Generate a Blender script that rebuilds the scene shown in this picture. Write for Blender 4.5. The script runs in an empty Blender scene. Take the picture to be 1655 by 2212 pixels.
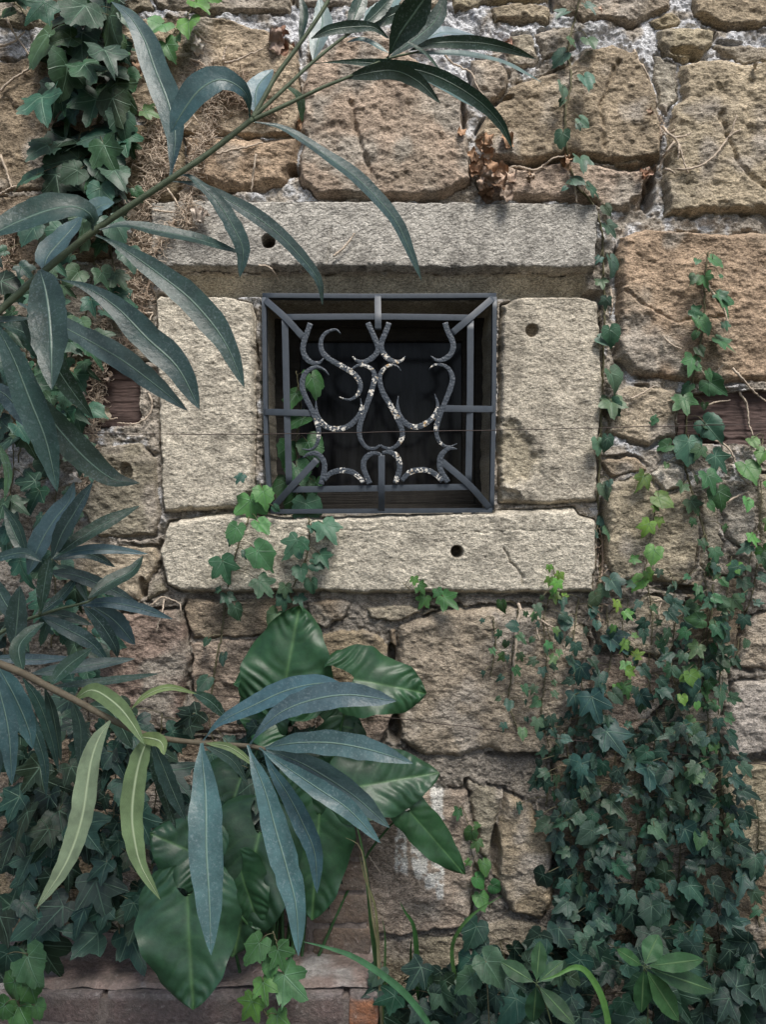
import bpy, math, random
import numpy as np
from mathutils import Vector

# ------------------------------------------------------------------ camera, world, sun, exposure
SC = bpy.context.scene
COL = SC.collection
CAMD, CZ = 1.67, 1.35          # distance of the camera from the wall face, its height
cam_d = bpy.data.cameras.new("camera")
cam = bpy.data.objects.new("camera", cam_d); COL.objects.link(cam)
cam.location = (0, -CAMD, CZ); cam.rotation_euler = (math.radians(90), 0, 0)
cam_d.sensor_fit = 'HORIZONTAL'; cam_d.angle = 2 * math.atan(0.8275 / CAMD)
cam_d.clip_start = 0.02; cam_d.clip_end = 500
SC.camera = cam
w = bpy.data.worlds.new("World"); SC.world = w; w.use_nodes = True
nt = w.node_tree; bg = nt.nodes['Background']
sky = nt.nodes.new('ShaderNodeTexSky'); sky.sky_type = 'NISHITA'; sky.sun_disc = False
SUN_EL, SUN_AZ = math.radians(58), math.radians(158)     # high and in front of the wall, a bit to the right
sky.sun_elevation = SUN_EL; sky.sun_rotation = SUN_AZ
sky.air_density = 1.0; sky.dust_density = 2.5; sky.ozone_density = 1.0
nt.links.new(sky.outputs[0], bg.inputs[0]); bg.inputs[1].default_value = 0.085
sd = bpy.data.lights.new("sun", 'SUN'); sd.energy = 2.3; sd.angle = math.radians(20); sd.color = (1.0, 0.96, 0.9)
sun = bpy.data.objects.new("sun", sd); COL.objects.link(sun)
dirv = Vector((math.sin(SUN_AZ) * math.cos(SUN_EL), math.cos(SUN_AZ) * math.cos(SUN_EL), math.sin(SUN_EL)))
sun.rotation_euler = (-dirv).to_track_quat('-Z', 'Y').to_euler(); sun.location = (0, -3, 4)
vs = SC.view_settings; vs.view_transform = 'Standard'; vs.look = 'None'; vs.gamma = 1; vs.use_curve_mapping = False
vs.exposure = 0.9

RNG = random.Random(7)
NR = np.random.RandomState(11)
K = 0.3342
OR = dict(L1=(0, 0), M1=(553, 0), R1=(1102, 0), L2=(0, 553), M2=(553, 553), R2=(1102, 553),
          L3=(0, 1106), M3=(553, 1106), R3=(1102, 1106), L4=(0, 1658), M4=(553, 1658), R4=(1102, 1658))
def cr(o, pts): ox, oy = OR[o]; return [(ox + K * x, oy + K * y) for x, y in pts]
def P(x, y, d=0.0):
    """millimetres across / down the wall face -> a world point d metres in front of it"""
    s = (CAMD - d) / CAMD
    return Vector(((x - 827.5) / 1000 * s, -d, CZ + (1105.5 - y) / 1000 * s))

# ------------------------------------------------------------------ noise on arrays
TAB = NR.rand(64, 256, 256)
def vn(x, y, s=0):
    t = TAB[s % 64]; xi = np.floor(x).astype(int); yi = np.floor(y).astype(int)
    fx = x - xi; fy = y - yi; fx = fx**3 * (fx * (fx * 6 - 15) + 10); fy = fy**3 * (fy * (fy * 6 - 15) + 10)
    a = t[xi & 255, yi & 255]; b = t[(xi + 1) & 255, yi & 255]; c = t[xi & 255, (yi + 1) & 255]; d = t[(xi + 1) & 255, (yi + 1) & 255]
    return (a + (b - a) * fx) * (1 - fy) + (c + (d - c) * fx) * fy
def fbm(x, y, sc, oc=4, s=0, g=0.5, ax=1.0):
    o = 0; a = 1; n = 0; x = x / sc / ax; y = y / sc
    for i in range(oc):
        o = o + a * (vn(x * 2**i + 17.3 * i, y * 2**i + 9.1 * i, s + i) - 0.5); n += a; a *= g
    return o / n * 2
def ss(a, b, x): t = np.clip((x - a) / (b - a), 0, 1); return t * t * (3 - 2 * t)

# ------------------------------------------------------------------ materials
def newmat(name):
    m = bpy.data.materials.new(name); m.use_nodes = True
    n = m.node_tree.nodes; l = m.node_tree.links
    return m, n, l, n['Principled BSDF']
def nd(n, t, **k):
    o = n.new(t)
    for a, b in k.items():
        if a.startswith('i_'): o.inputs[int(a[2:])].default_value = b
        else: setattr(o, a, b)
    return o
def math_(n, l, op, a, b=None, c=None):
    o = n.new('ShaderNodeMath'); o.operation = op
    for i, v in enumerate((a, b, c)):
        if v is None: continue
        if isinstance(v, (int, float)): o.inputs[i].default_value = v
        else: l.new(v, o.inputs[i])
    return o.outputs[0]
def mixc(n, l, f, a, b, mode='MIX'):
    o = n.new('ShaderNodeMix'); o.data_type = 'RGBA'; o.blend_type = mode
    for i, v in ((0, f), (6, a), (7, b)):
        if isinstance(v, (int, float)): o.inputs[i].default_value = v
        elif isinstance(v, tuple): o.inputs[i].default_value = (*v, 1)
        else: l.new(v, o.inputs[i])
    return o.outputs[2]
def ramp(n, l, f, stops):
    o = n.new('ShaderNodeValToRGB'); e = o.color_ramp.elements
    while len(e) < len(stops): e.new(0.5)
    for i, (p, c) in enumerate(stops): e[i].position = p; e[i].color = (*c, 1) if isinstance(c, tuple) else (c, c, c, 1)
    l.new(f, o.inputs[0]); return o.outputs[0]
def noise(n, l, co, sc, det=4, rough=0.6, dist=0):
    o = n.new('ShaderNodeTexNoise'); o.inputs['Scale'].default_value = sc; o.inputs['Detail'].default_value = det
    o.inputs['Roughness'].default_value = rough; o.inputs['Distortion'].default_value = dist; l.new(co, o.inputs['Vector']); return o.outputs[0]
def mapping(n, l, co, scale, rot=(0, 0, 0)):
    o = n.new('ShaderNodeMapping'); o.inputs['Scale'].default_value = scale; o.inputs['Rotation'].default_value = rot
    l.new(co, o.inputs['Vector']); return o.outputs[0]

def stone_mat(name, bump=1.0, tool=0.0, speck=1.0):
    m, n, l, b = newmat(name)
    at = nd(n, 'ShaderNodeAttribute', attribute_name='col'); co = n.new('ShaderNodeTexCoord').outputs['Object']
    st = mapping(n, l, co, (0.55, 1, 1.25), (0, 0.12, 0))
    n1 = noise(n, l, st, 240, 4, 0.7); n2 = noise(n, l, st, 520, 2, 0.6); n3 = noise(n, l, co, 28, 4, 0.6)
    c = mixc(n, l, 1.0, at.outputs['Color'], ramp(n, l, n1, [(0.34, 0.42), (0.46, 0.92), (0.54, 1.08), (0.68, 1.5)]), 'MULTIPLY')
    c = mixc(n, l, 1.0, c, ramp(n, l, n2, [(0.36, 0.55), (0.5, 1.0), (0.66, 1.35)]), 'MULTIPLY')
    c = mixc(n, l, 1.0, c, ramp(n, l, n3, [(0.3, 0.82), (0.7, 1.12)]), 'MULTIPLY')
    l.new(c, b.inputs['Base Color']); b.inputs['Roughness'].default_value = 0.93; b.inputs['Specular IOR Level'].default_value = 0.25
    h = math_(n, l, 'ADD', math_(n, l, 'MULTIPLY', n1, 1.0), math_(n, l, 'MULTIPLY', n2, 0.45))
    if tool:
        rc = mapping(n, l, co, (1, 1, 1), (0, math.radians(28), 0))
        wv = nd(n, 'ShaderNodeTexWave', wave_type='BANDS', bands_direction='Z'); wv.inputs['Scale'].default_value = 26
        wv.inputs['Distortion'].default_value = 9; wv.inputs['Detail'].default_value = 3; wv.inputs['Detail Scale'].default_value = 2.5; l.new(rc, wv.inputs['Vector'])
        h = math_(n, l, 'ADD', h, math_(n, l, 'MULTIPLY', wv.outputs['Fac'], tool))
    bp = n.new('ShaderNodeBump'); bp.inputs['Strength'].default_value = 1.0; bp.inputs['Distance'].default_value = 0.0034 * bump
    l.new(h, bp.inputs['Height']); l.new(bp.outputs[0], b.inputs['Normal'])
    return m
M = {}
M['rubble'] = stone_mat('rough ochre sandstone', 1.15)
M['dressed'] = stone_mat('pitted pale sandstone', 0.85)
M['lintel'] = stone_mat('tooled grey sandstone', 0.6, 0.4)

def wood_mat(name, c1, c2):
    m, n, l, b = newmat(name); co = n.new('ShaderNodeTexCoord').outputs['Object']
    s = mapping(n, l, co, (3, 30, 60)); a = noise(n, l, s, 3, 6, 0.7, 0.4); a2 = noise(n, l, co, 40, 4)
    c = mixc(n, l, a, c1, c2); c = mixc(n, l, 1.0, c, ramp(n, l, a2, [(0.35, 0.7), (0.7, 1.25)]), 'MULTIPLY')
    l.new(c, b.inputs['Base Color']); b.inputs['Roughness'].default_value = 0.85
    bp = n.new('ShaderNodeBump'); bp.inputs['Distance'].default_value = 0.003; l.new(a, bp.inputs['Height']); l.new(bp.outputs[0], b.inputs['Normal'])
    return m
M['beam'] = wood_mat('weathered dark timber', (0.045, 0.028, 0.024), (0.15, 0.10, 0.088))
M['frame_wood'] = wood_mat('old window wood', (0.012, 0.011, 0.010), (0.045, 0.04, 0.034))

def leaf_mat(name, rough=0.42, dust=0.0, trans=0.12, spec=0.5, vein=None, mid=0.055, bumpd=0.0008, back=None, ivyv=False):
    """uv.x runs along the blade, uv.y across (0.5 on the midrib); 'col' carries the leaf's own colour"""
    m, n, l, b = newmat(name)
    at = nd(n, 'ShaderNodeAttribute', attribute_name='col'); co = n.new('ShaderNodeTexCoord')
    c = at.outputs['Color']; h = None
    mo = noise(n, l, co.outputs['Object'], 45, 4); c = mixc(n, l, 1.0, c, ramp(n, l, mo, [(0.3, 0.72), (0.7, 1.28)]), 'MULTIPLY')
    if vein:
        sx = n.new('ShaderNodeSeparateXYZ'); l.new(co.outputs['UV'], sx.inputs[0])
        u = math_(n, l, 'ABSOLUTE', math_(n, l, 'SUBTRACT', sx.outputs[1], 0.5))
        line = math_(n, l, 'SUBTRACT', 1.0, math_(n, l, 'SMOOTH_MIN', 1.0, math_(n, l, 'DIVIDE', u, mid), 0.1))
        side = math_(n, l, 'SINE', math_(n, l, 'SUBTRACT', math_(n, l, 'MULTIPLY', sx.outputs[0], 260), math_(n, l, 'MULTIPLY', u, 60)))
        c = mixc(n, l, math_(n, l, 'MULTIPLY', math_(n, l, 'ADD', side, 1), 0.012), c, vein)
        c = mixc(n, l, line, c, vein)
        h = math_(n, l, 'ADD', math_(n, l, 'MULTIPLY', side, 0.0), math_(n, l, 'MULTIPLY', line, 1.0))
    if ivyv:
        sx = n.new('ShaderNodeSeparateXYZ'); l.new(co.outputs['UV'], sx.inputs[0]); ax = math_(n, l, 'ABSOLUTE', sx.outputs[0]); y = sx.outputs[1]; tot = None
        for deg, wd, st_ in ((0, .032, 1.0), (50, .028, .9), (108, .024, .7)):
            ca, sa = math.cos(math.radians(deg)), math.sin(math.radians(deg))
            d = math_(n, l, 'ABSOLUTE', math_(n, l, 'SUBTRACT', math_(n, l, 'MULTIPLY', ax, ca), math_(n, l, 'MULTIPLY', y, sa)))
            al = math_(n, l, 'ADD', math_(n, l, 'MULTIPLY', ax, sa), math_(n, l, 'MULTIPLY', y, ca))
            e = math_(n, l, 'MULTIPLY', math_(n, l, 'MAXIMUM', math_(n, l, 'SUBTRACT', 1.0, math_(n, l, 'DIVIDE', d, math_(n, l, 'SUBTRACT', wd, math_(n, l, 'MULTIPLY', al, wd * .7)))), 0.0), math_(n, l, 'GREATER_THAN', al, 0.0))
            e = math_(n, l, 'MULTIPLY', e, st_); tot = e if tot is None else math_(n, l, 'MAXIMUM', tot, e)
        sn = math_(n, l, 'ABSOLUTE', math_(n, l, 'SINE', math_(n, l, 'MULTIPLY', math_(n, l, 'SUBTRACT', y, math_(n, l, 'MULTIPLY', ax, 1.1)), 12.0)))
        e2 = math_(n, l, 'MULTIPLY', math_(n, l, 'MAXIMUM', math_(n, l, 'SUBTRACT', 1.0, math_(n, l, 'DIVIDE', sn, 0.22)), 0.0), .32)
        c = mixc(n, l, math_(n, l, 'MULTIPLY', math_(n, l, 'MAXIMUM', tot, e2), .5), c, (0.20, 0.34, 0.24)); h = math_(n, l, 'MULTIPLY', tot, 1.0)
    if dust:
        d1 = noise(n, l, co.outputs['Object'], 330, 3, 0.7); d2 = noise(n, l, co.outputs['Object'], 25, 3)
        f = math_(n, l, 'MULTIPLY', ramp(n, l, d1, [(0.52, 0.0), (0.66, 1.0)]), math_(n, l, 'MULTIPLY', ramp(n, l, d2, [(0.35, 0.15), (0.65, 1.0)]), dust))
        c = mixc(n, l, f, c, (0.26, 0.33, 0.35))
    l.new(c, b.inputs['Base Color']); b.inputs['Roughness'].default_value = rough; b.inputs['Specular IOR Level'].default_value = spec
    nz = noise(n, l, co.outputs['Object'], 120, 3); hh = math_(n, l, 'ADD', nz, h) if h is not None else nz
    bp = n.new('ShaderNodeBump'); bp.inputs['Distance'].default_value = bumpd; l.new(hh, bp.inputs['Height']); l.new(bp.outputs[0], b.inputs['Normal'])
    if trans:
        tr = n.new('ShaderNodeBsdfTranslucent'); mx = n.new('ShaderNodeMixShader'); mx.inputs[0].default_value = trans
        l.new(mixc(n, l, 1.0, c, (1.5, 1.7, 0.8), 'MULTIPLY'), tr.inputs[0]); l.new(b.outputs[0], mx.inputs[1]); l.new(tr.outputs[0], mx.inputs[2])
        l.new(mx.outputs[0], n['Material Output'].inputs[0])
    return m
M['oleander'] = leaf_mat('leathery oleander leaf', 0.40, 0.45, 0.08, 0.55, (0.24, 0.36, 0.28), 0.042)
M['oleander_pale'] = leaf_mat('pale underside of oleander leaf', 0.6, 0.0, 0.2, 0.3, (0.55, 0.65, 0.42), 0.075)
M['ivy'] = leaf_mat('ivy leaf', 0.48, 0.0, 0.10, 0.38, ivyv=True)
M['arum'] = leaf_mat('glossy arum leaf', 0.42, 0.0, 0.12, 0.55, None, bumpd=0.0005)
M['grass'] = leaf_mat('grass blade', 0.5, 0.0, 0.2, 0.4)
M['weed'] = leaf_mat('thin weed leaf', 0.5, 0.0, 0.2, 0.35, (0.16, 0.27, 0.12), 0.06)
def plain(name, col, rough=0.8, var=0.3, sc=80, bump=0.001, spec=0.3, useattr=False):
    m, n, l, b = newmat(name); co = n.new('ShaderNodeTexCoord').outputs['Object']
    a = noise(n, l, co, sc, 5, 0.65)
    src = nd(n, 'ShaderNodeAttribute', attribute_name='col').outputs['Color'] if useattr else col
    c = mixc(n, l, 1.0, src, ramp(n, l, a, [(0.3, 1 - var), (0.7, 1 + var)]), 'MULTIPLY')
    l.new(c, b.inputs['Base Color']); b.inputs['Roughness'].default_value = rough; b.inputs['Specular IOR Level'].default_value = spec
    bp = n.new('ShaderNodeBump'); bp.inputs['Distance'].default_value = bump; l.new(a, bp.inputs['Height']); l.new(bp.outputs[0], b.inputs['Normal'])
    return m
M['stem_green'] = plain('green oleander stem', (0.10, 0.13, 0.075), 0.6)
M['stem_brown'] = plain('woody oleander stem', (0.15, 0.125, 0.085), 0.7)
M['vine'] = plain('ivy stem', (0.14, 0.13, 0.075), 0.8)
M['twig'] = plain('dry bleached twig', (0.52, 0.43, 0.34), 0.9)
M['root'] = plain('dry brown rootlets', (0.38, 0.295, 0.225), 0.9)
M['dead'] = plain('dry curled leaf', (0.4, 0.22, 0.12), 0.75, 0.35, 60, 0.002, 0.3, True)
M['wire'] = plain('rusty wire', (0.06, 0.045, 0.04), 0.7)
M['ground'] = plain('dark leaf litter soil', (0.05, 0.04, 0.03), 0.95, 0.5, 30, 0.01)
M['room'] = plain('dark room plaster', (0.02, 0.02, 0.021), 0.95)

def iron_mat():
    m, n, l, b = newmat('hammered dark grey painted iron'); co = n.new('ShaderNodeTexCoord').outputs['Object']
    a = noise(n, l, co, 90, 4); fl = nd(n, 'ShaderNodeAttribute', attribute_name='flake').outputs['Fac']
    c = mixc(n, l, a, (0.036, 0.046, 0.060), (0.070, 0.085, 0.105))
    v = n.new('ShaderNodeTexVoronoi'); v.inputs['Scale'].default_value = 210; l.new(co, v.inputs['Vector'])
    f1 = noise(n, l, co, 170, 3, 0.6)
    f = math_(n, l, 'GREATER_THAN', math_(n, l, 'ADD', fl, math_(n, l, 'MULTIPLY', f1, 1.7)), 1.34)
    c = mixc(n, l, f, c, mixc(n, l, ramp(n, l, a, [(0.55, 0), (0.66, 1.0)]), (0.72, 0.69, 0.62), (0.42, 0.27, 0.12)))
    l.new(c, b.inputs['Base Color'])
    b.inputs['Roughness'].default_value = 0.5; b.inputs['Specular IOR Level'].default_value = 0.5
    hm = nd(n, 'ShaderNodeAttribute', attribute_name='hammer').outputs['Fac']
    bp = n.new('ShaderNodeBump'); bp.inputs['Distance'].default_value = 0.0010
    l.new(math_(n, l, 'MULTIPLY', v.outputs['Distance'], hm), bp.inputs['Height']); l.new(bp.outputs[0], b.inputs['Normal'])
    return m
M['iron'] = iron_mat()
def glass_mat():
    m, n, l, b = newmat('dusty dark window glass'); co = n.new('ShaderNodeTexCoord').outputs['Object']
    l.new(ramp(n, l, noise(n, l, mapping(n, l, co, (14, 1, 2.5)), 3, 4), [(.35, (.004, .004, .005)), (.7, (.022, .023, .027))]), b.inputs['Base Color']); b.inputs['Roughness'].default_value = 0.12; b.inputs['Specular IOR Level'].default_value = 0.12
    return m
M['glass'] = glass_mat()

# ------------------------------------------------------------------ object helpers
def tag(o, label=None, cat=None, group=None, kind=None):
    if label: o['label'] = label
    if cat: o['category'] = cat
    if group: o['group'] = group
    if kind: o['kind'] = kind
    return o
def thing(name, loc, label, cat, group=None):
    o = bpy.data.objects.new(name, None); COL.objects.link(o); o.location = loc; o.empty_display_size = 0.05
    return tag(o, label, cat, group)
class MB:
    def __init__(s): s.v = []; s.f = []; s.c = []; s.uv = []; s.n = 0; s.a = {}
    def add(s, v, f, col=(0.5, 0.5, 0.5), uv=None, **attrs):
        v = np.asarray(v, float).reshape(-1, 3); f = [tuple(i + s.n for i in q) for q in f]
        s.v.append(v); s.f += f; c = np.asarray(col, float)
        if c.ndim == 1: c = np.tile(c, (len(v), 1))
        s.c.append(c); s.uv.append(np.zeros((len(v), 2)) if uv is None else np.asarray(uv, float))
        for k, a in attrs.items(): s.a.setdefault(k, []).append((s.n, np.asarray(a, float)))
        s.n += len(v)
    def build(s, name, mat, parent=None, smooth=True):
        V = np.concatenate(s.v); me = bpy.data.meshes.new(name)
        if parent is not None: V = V - np.array(parent_world(parent))
        me.from_pydata(V.tolist(), [], s.f); me.materials.append(mat)
        c = np.concatenate(s.c); ca = me.color_attributes.new('col', 'FLOAT_COLOR', 'POINT')
        ca.data.foreach_set('color', np.concatenate([c, np.ones((len(c), 1))], 1).astype(np.float32).ravel())
        uvl = me.uv_layers.new(name='UVMap'); U = np.concatenate(s.uv)
        li = np.empty(len(me.loops), np.int32); me.loops.foreach_get('vertex_index', li)
        uvl.data.foreach_set('uv', U[li].astype(np.float32).ravel())
        for k, lst in s.a.items():
            arr = np.zeros(len(V), np.float32)
            for st, a in lst: arr[st:st + len(a)] = a
            at = me.attributes.new(k, 'FLOAT', 'POINT'); at.data.foreach_set('value', arr)
        if smooth: me.polygons.foreach_set('use_smooth', [True] * len(me.polygons))
        me.update()
        o = bpy.data.objects.new(name, me); COL.objects.link(o)
        if parent is not None: o.parent = parent
        return o
def parent_world(p):
    t = Vector(p.location)
    while p.parent: p = p.parent; t += p.location
    return t

def crv(pts, n):
    """Catmull-Rom through the points, n samples"""
    p = np.array([list(q) for q in pts], float)
    if len(p) == 2: t = np.linspace(0, 1, n)[:, None]; return p[0] * (1 - t) + p[1] * t
    q = np.vstack([2 * p[0] - p[1], p, 2 * p[-1] - p[-2]])
    L = np.r_[0, np.cumsum(np.linalg.norm(np.diff(p, axis=0), axis=1))]; s = np.linspace(0, L[-1], n); out = []
    for v in s:
        i = min(np.searchsorted(L, v, side='right') - 1, len(p) - 2); t = (v - L[i]) / max(L[i + 1] - L[i], 1e-9)
        a, b, c, d = q[i:i + 4]
        out.append(0.5 * (2 * b + (c - a) * t + (2 * a - 5 * b + 4 * c - d) * t * t + (3 * b - a - 3 * c + d) * t**3))
    return np.array(out)
def tube(mb, pts, r, seg=7, col=(0.3, 0.3, 0.3), caps=True):
    p = np.asarray(pts, float); n = len(p); r = np.broadcast_to(r, (n,))
    T = np.gradient(p, axis=0); T /= np.linalg.norm(T, axis=1)[:, None] + 1e-12
    ref = np.array([0.31, -1, 0.17]); A = np.cross(T, ref); A /= np.linalg.norm(A, axis=1)[:, None] + 1e-12; B = np.cross(T, A)
    an = np.linspace(0, 2 * np.pi, seg, endpoint=False)
    V = p[:, None] + r[:, None, None] * (A[:, None] * np.cos(an)[None, :, None] + B[:, None] * np.sin(an)[None, :, None])
    f = [(i * seg + j, i * seg + (j + 1) % seg, (i + 1) * seg + (j + 1) % seg, (i + 1) * seg + j) for i in range(n - 1) for j in range(seg)]
    if caps: f += [tuple(range(seg))[::-1], tuple((n - 1) * seg + j for j in range(seg))]
    mb.add(V.reshape(-1, 3), f, col)

# ------------------------------------------------------------------ the wall: stones traced on its face, one relief
fine_x = np.arange(-60, 1716, 2.0); fine_y = np.arange(-60, 2272, 2.0)
gx = np.concatenate([np.arange(-2100, -60, 14.0), fine_x, np.arange(fine_x[-1] + 14, 3800, 14.0)])
gy = np.concatenate([np.arange(-1300, -60, 14.0), fine_y, np.arange(fine_y[-1] + 8, 2470, 8.0)])
X, Y = np.meshgrid(gx, gy)          # rows = y
NX, NY = len(gx), len(gy)
WX = X + fbm(X, Y, 70, 2, 1) * 6 + fbm(X, Y, 18, 3, 4) * 4.5
WY = Y + fbm(X, Y, 70, 2, 7) * 6 + fbm(X, Y, 18, 3, 9) * 4.5
def sdf(px, py, poly):
    poly = np.array(poly, float); n = len(poly); d = np.full(px.shape, 1e9); ins = np.zeros(px.shape, bool)
    for i in range(n):
        a = poly[i]; b = poly[(i + 1) % n]; e = b - a; wx = px - a[0]; wy = py - a[1]
        t = np.clip((wx * e[0] + wy * e[1]) / (e @ e + 1e-9), 0, 1)
        d = np.minimum(d, (wx - e[0] * t)**2 + (wy - e[1] * t)**2)
        c = ((a[1] > py) != (b[1] > py)); 
        xx = (b[0] - a[0]) * (py - a[1]) / ((b[1] - a[1]) if b[1] != a[1] else 1e-9) + a[0]
        ins ^= c & (px < xx)
    d = np.sqrt(d); return np.where(ins, d, -d)
OCH = (0.42, 0.32, 0.23); ORG = (0.44, 0.31, 0.21); TAN = (0.43, 0.355, 0.25); GRY = (0.34, 0.295, 0.22); PAL = (0.46, 0.40, 0.30); BRN = (0.31, 0.235, 0.155); RED = (0.31, 0.22, 0.165); GOL = (0.38, 0.30, 0.195)
S = []      # polygon, colour, height mm, kind
def st(poly, col=OCH, h=14, kind='rub', r=9): S.append((poly, col, h, kind, r))
# dressed surround first (it trims its neighbours)
st([(326, 442), (420, 436), (700, 439), (1284, 445), (1292, 470), (1283, 590), (700, 588), (346, 586), (328, 560)], (0.46, 0.435, 0.39), 24, 'lintel', 8)
st([(338, 650), (348, 637), (440, 634), (545, 654), (553, 690), (556, 930), (550, 1060), (520, 1101), (353, 1106), (345, 900)], (0.58, 0.525, 0.43), 22, 'jamb_left', 11)
st([(1080, 660), (1130, 640), (1195, 632), (1262, 644), (1293, 652), (1298, 760), (1302, 870), (1293, 960), (1290, 1085), (1190, 1091), (1078, 1087), (1074, 1000), (1074, 800)], (0.53, 0.475, 0.385), 20, 'jamb_right', 12)
st([(362, 1122), (500, 1106), (560, 1112), (700, 1115), (1000, 1102), (1240, 1094), (1252, 1112), (1285, 1120), (1289, 1200), (1282, 1279), (1160, 1283), (700, 1281), (392, 1280), (360, 1262), (345, 1190)], (0.60, 0.545, 0.445), 26, 'sill', 14)
st([(178, 786), (300, 790), (302, 915), (180, 925)], (0.1, 0.07, 0.06), -16, 'beam', 3)
st([(1465, 850), (1720, 842), (1720, 962), (1468, 952)], (0.1, 0.07, 0.06), -12, 'beam', 3)
# rubble
st([(-50, -50), (300, -50), (330, 25), (120, 60), (0, 50), (-50, 50)], GRY, 8)
st([(311, -60), (560, -60), (623, -40), (620, 22), (540, 26), (330, 22)], GRY, 10)
st([(640, -60), (960, -60), (965, 5), (900, 20), (640, 10)], TAN, 6)
st([(975, -60), (1190, -60), (1180, 0), (1060, 8), (985, 25)], TAN, 10)
st([(1200, -50), (1440, -50), (1443, 18), (1395, 36), (1356, 54), (1310, 46), (1255, 50), (1200, 12)], TAN, 14)
st([(1492, -50), (1720, -50), (1720, 56), (1570, 60), (1498, 34)], GOL, 14)
st([(1064, 12), (1150, 5), (1184, 26), (1180, 47), (1072, 50)], TAN, 12, r=8)
st([(1424, 70), (1503, 67), (1535, 77), (1533, 100), (1503, 127), (1470, 139), (1440, 127), (1426, 100)], TAN, 18, r=10)
st([(1406, 42), (1453, 32), (1462, 44), (1450, 57), (1420, 56)], GOL, 8, r=6)
st([(1021, 136), (1070, 132), (1092, 165), (1090, 196), (1050, 218), (1026, 205)], TAN, 14, r=10)
st([(1104, 88), (1144, 84), (1158, 127), (1154, 142), (1130, 146), (1102, 130)], PAL, 12, r=8)
st([(1148, 84), (1195, 68), (1238, 68), (1243, 108), (1210, 122), (1162, 127)], GRY, 8, r=8)
st([(1540, 105), (1720, 112), (1720, 131), (1600, 132)], GRY, 4, r=8)
st([(-60, 145), (85, 135), (200, 150), (205, 330), (190, 405), (-60, 412)], BRN, 10)
st([(320, 50), (470, 45), (600, 85), (640, 110), (648, 250), (630, 292), (420, 288), (318, 260), (230, 200), (230, 60)], OCH, 12)
st([(408, 300), (560, 296), (650, 300), (640, 352), (615, 392), (560, 411), (470, 410), (415, 385)], ORG, 20, r=22)
st([(255, 270), (395, 300), (400, 380), (380, 425), (250, 420)], BRN, 8)
st([(662, 190), (680, 130), (740, 90), (830, 86), (900, 140), (992, 210), (1003, 300), (1013, 400), (960, 428), (840, 436), (700, 430), (654, 398), (650, 300)], OCH, 26, r=14)
st([(1062, 240), (1110, 195), (1165, 180), (1240, 150), (1262, 125), (1320, 110), (1372, 125), (1410, 200), (1420, 290), (1416, 342), (1370, 362), (1270, 348), (1220, 338), (1130, 362), (1060, 345), (1032, 300)], OCH, 24, r=14)
st([(1045, 355), (1130, 372), (1230, 350), (1280, 358), (1370, 370), (1412, 358), (1405, 400), (1386, 450), (1312, 452), (1285, 436), (1050, 430), (1030, 400)], OCH, 18, r=12)
st([(1414, 127), (1452, 131), (1456, 217), (1436, 246), (1418, 215)], (0.4, 0.36, 0.31), 8, r=8)
st([(1458, 147), (1520, 140), (1720, 140), (1720, 462), (1510, 458), (1436, 466), (1432, 400), (1442, 300), (1456, 240)], TAN, 24, r=14)
st([(1340, 518), (1400, 505), (1720, 515), (1720, 818), (1500, 822), (1400, 812), (1366, 800), (1334, 775), (1330, 600)], ORG, 24, r=16)
st([(1326, 858), (1360, 836), (1452, 845), (1458, 938), (1400, 957), (1310, 936)], TAN, 14, r=12)
st([(1300, 998), (1368, 993), (1388, 1010), (1316, 1027)], OCH, 12, r=6)
st([(1405, 1022), (1440, 1000), (1473, 1018), (1474, 1052), (1436, 1060)], (0.55, 0.5, 0.45), 14, r=8)
st([(1312, 1052), (1392, 1024), (1425, 1062), (1490, 1062), (1508, 1110), (1500, 1228), (1470, 1254), (1335, 1250), (1310, 1200)], TAN, 14, r=14)
st([(1556, 1085), (1600, 1066), (1626, 1110), (1625, 1165), (1597, 1177), (1565, 1155)], (0.42, 0.38, 0.31), 14, r=10)
st([(1520, 1060), (1548, 1085), (1560, 1170), (1535, 1240), (1515, 1215)], GRY, 6, r=10)
st([(1640, 1030), (1720, 1020), (1720, 1240), (1645, 1220)], GRY, 8)
st([(1350, 1306), (1400, 1292), (1470, 1305), (1473, 1340), (1443, 1406), (1420, 1412), (1385, 1400), (1300, 1394), (1295, 1362)], TAN, 14)
st([(1490, 1260), (1600, 1250), (1600, 1330), (1575, 1420), (1490, 1400)], BRN, 8)
st([(1612, 1336), (1720, 1320), (1720, 1450), (1586, 1437), (1582, 1400)], TAN, 14)
st([(1583, 1477), (1720, 1466), (1720, 1600), (1600, 1630), (1560, 1620), (1570, 1530)], (0.52, 0.46, 0.40), 16)
st([(1284, 1418), (1386, 1414), (1442, 1428), (1436, 1507), (1396, 1541), (1350, 1605), (1290, 1605), (1276, 1500)], OCH, 12)
st([(1455, 1430), (1560, 1440), (1560, 1540), (1540, 1620), (1380, 1620), (1445, 1520)], GRY, 8)
st([(866, 1352), (960, 1325), (1100, 1310), (1200, 1325), (1262, 1362), (1268, 1400), (1236, 1470), (1232, 1560), (1200, 1625), (1100, 1630), (1060, 1604), (990, 1630), (920, 1624), (866, 1590), (858, 1500)], TAN, 22, r=18)
st([(665, 1304), (740, 1294), (757, 1303), (735, 1333), (697, 1349), (678, 1340)], BRN, 16, r=8)
st([(797, 1313), (850, 1309), (907, 1317), (860, 1333), (807, 1330)], GRY, 14, r=5)
st([(917, 1322), (990, 1315), (945, 1331)], GRY, 12, r=5)
st([(693, 1372), (787, 1360), (827, 1380), (843, 1430), (838, 1490), (690, 1490)], BRN, 14)
st([(848, 1360), (866, 1364), (860, 1411), (847, 1405)], BRN, 14, r=5)
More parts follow.
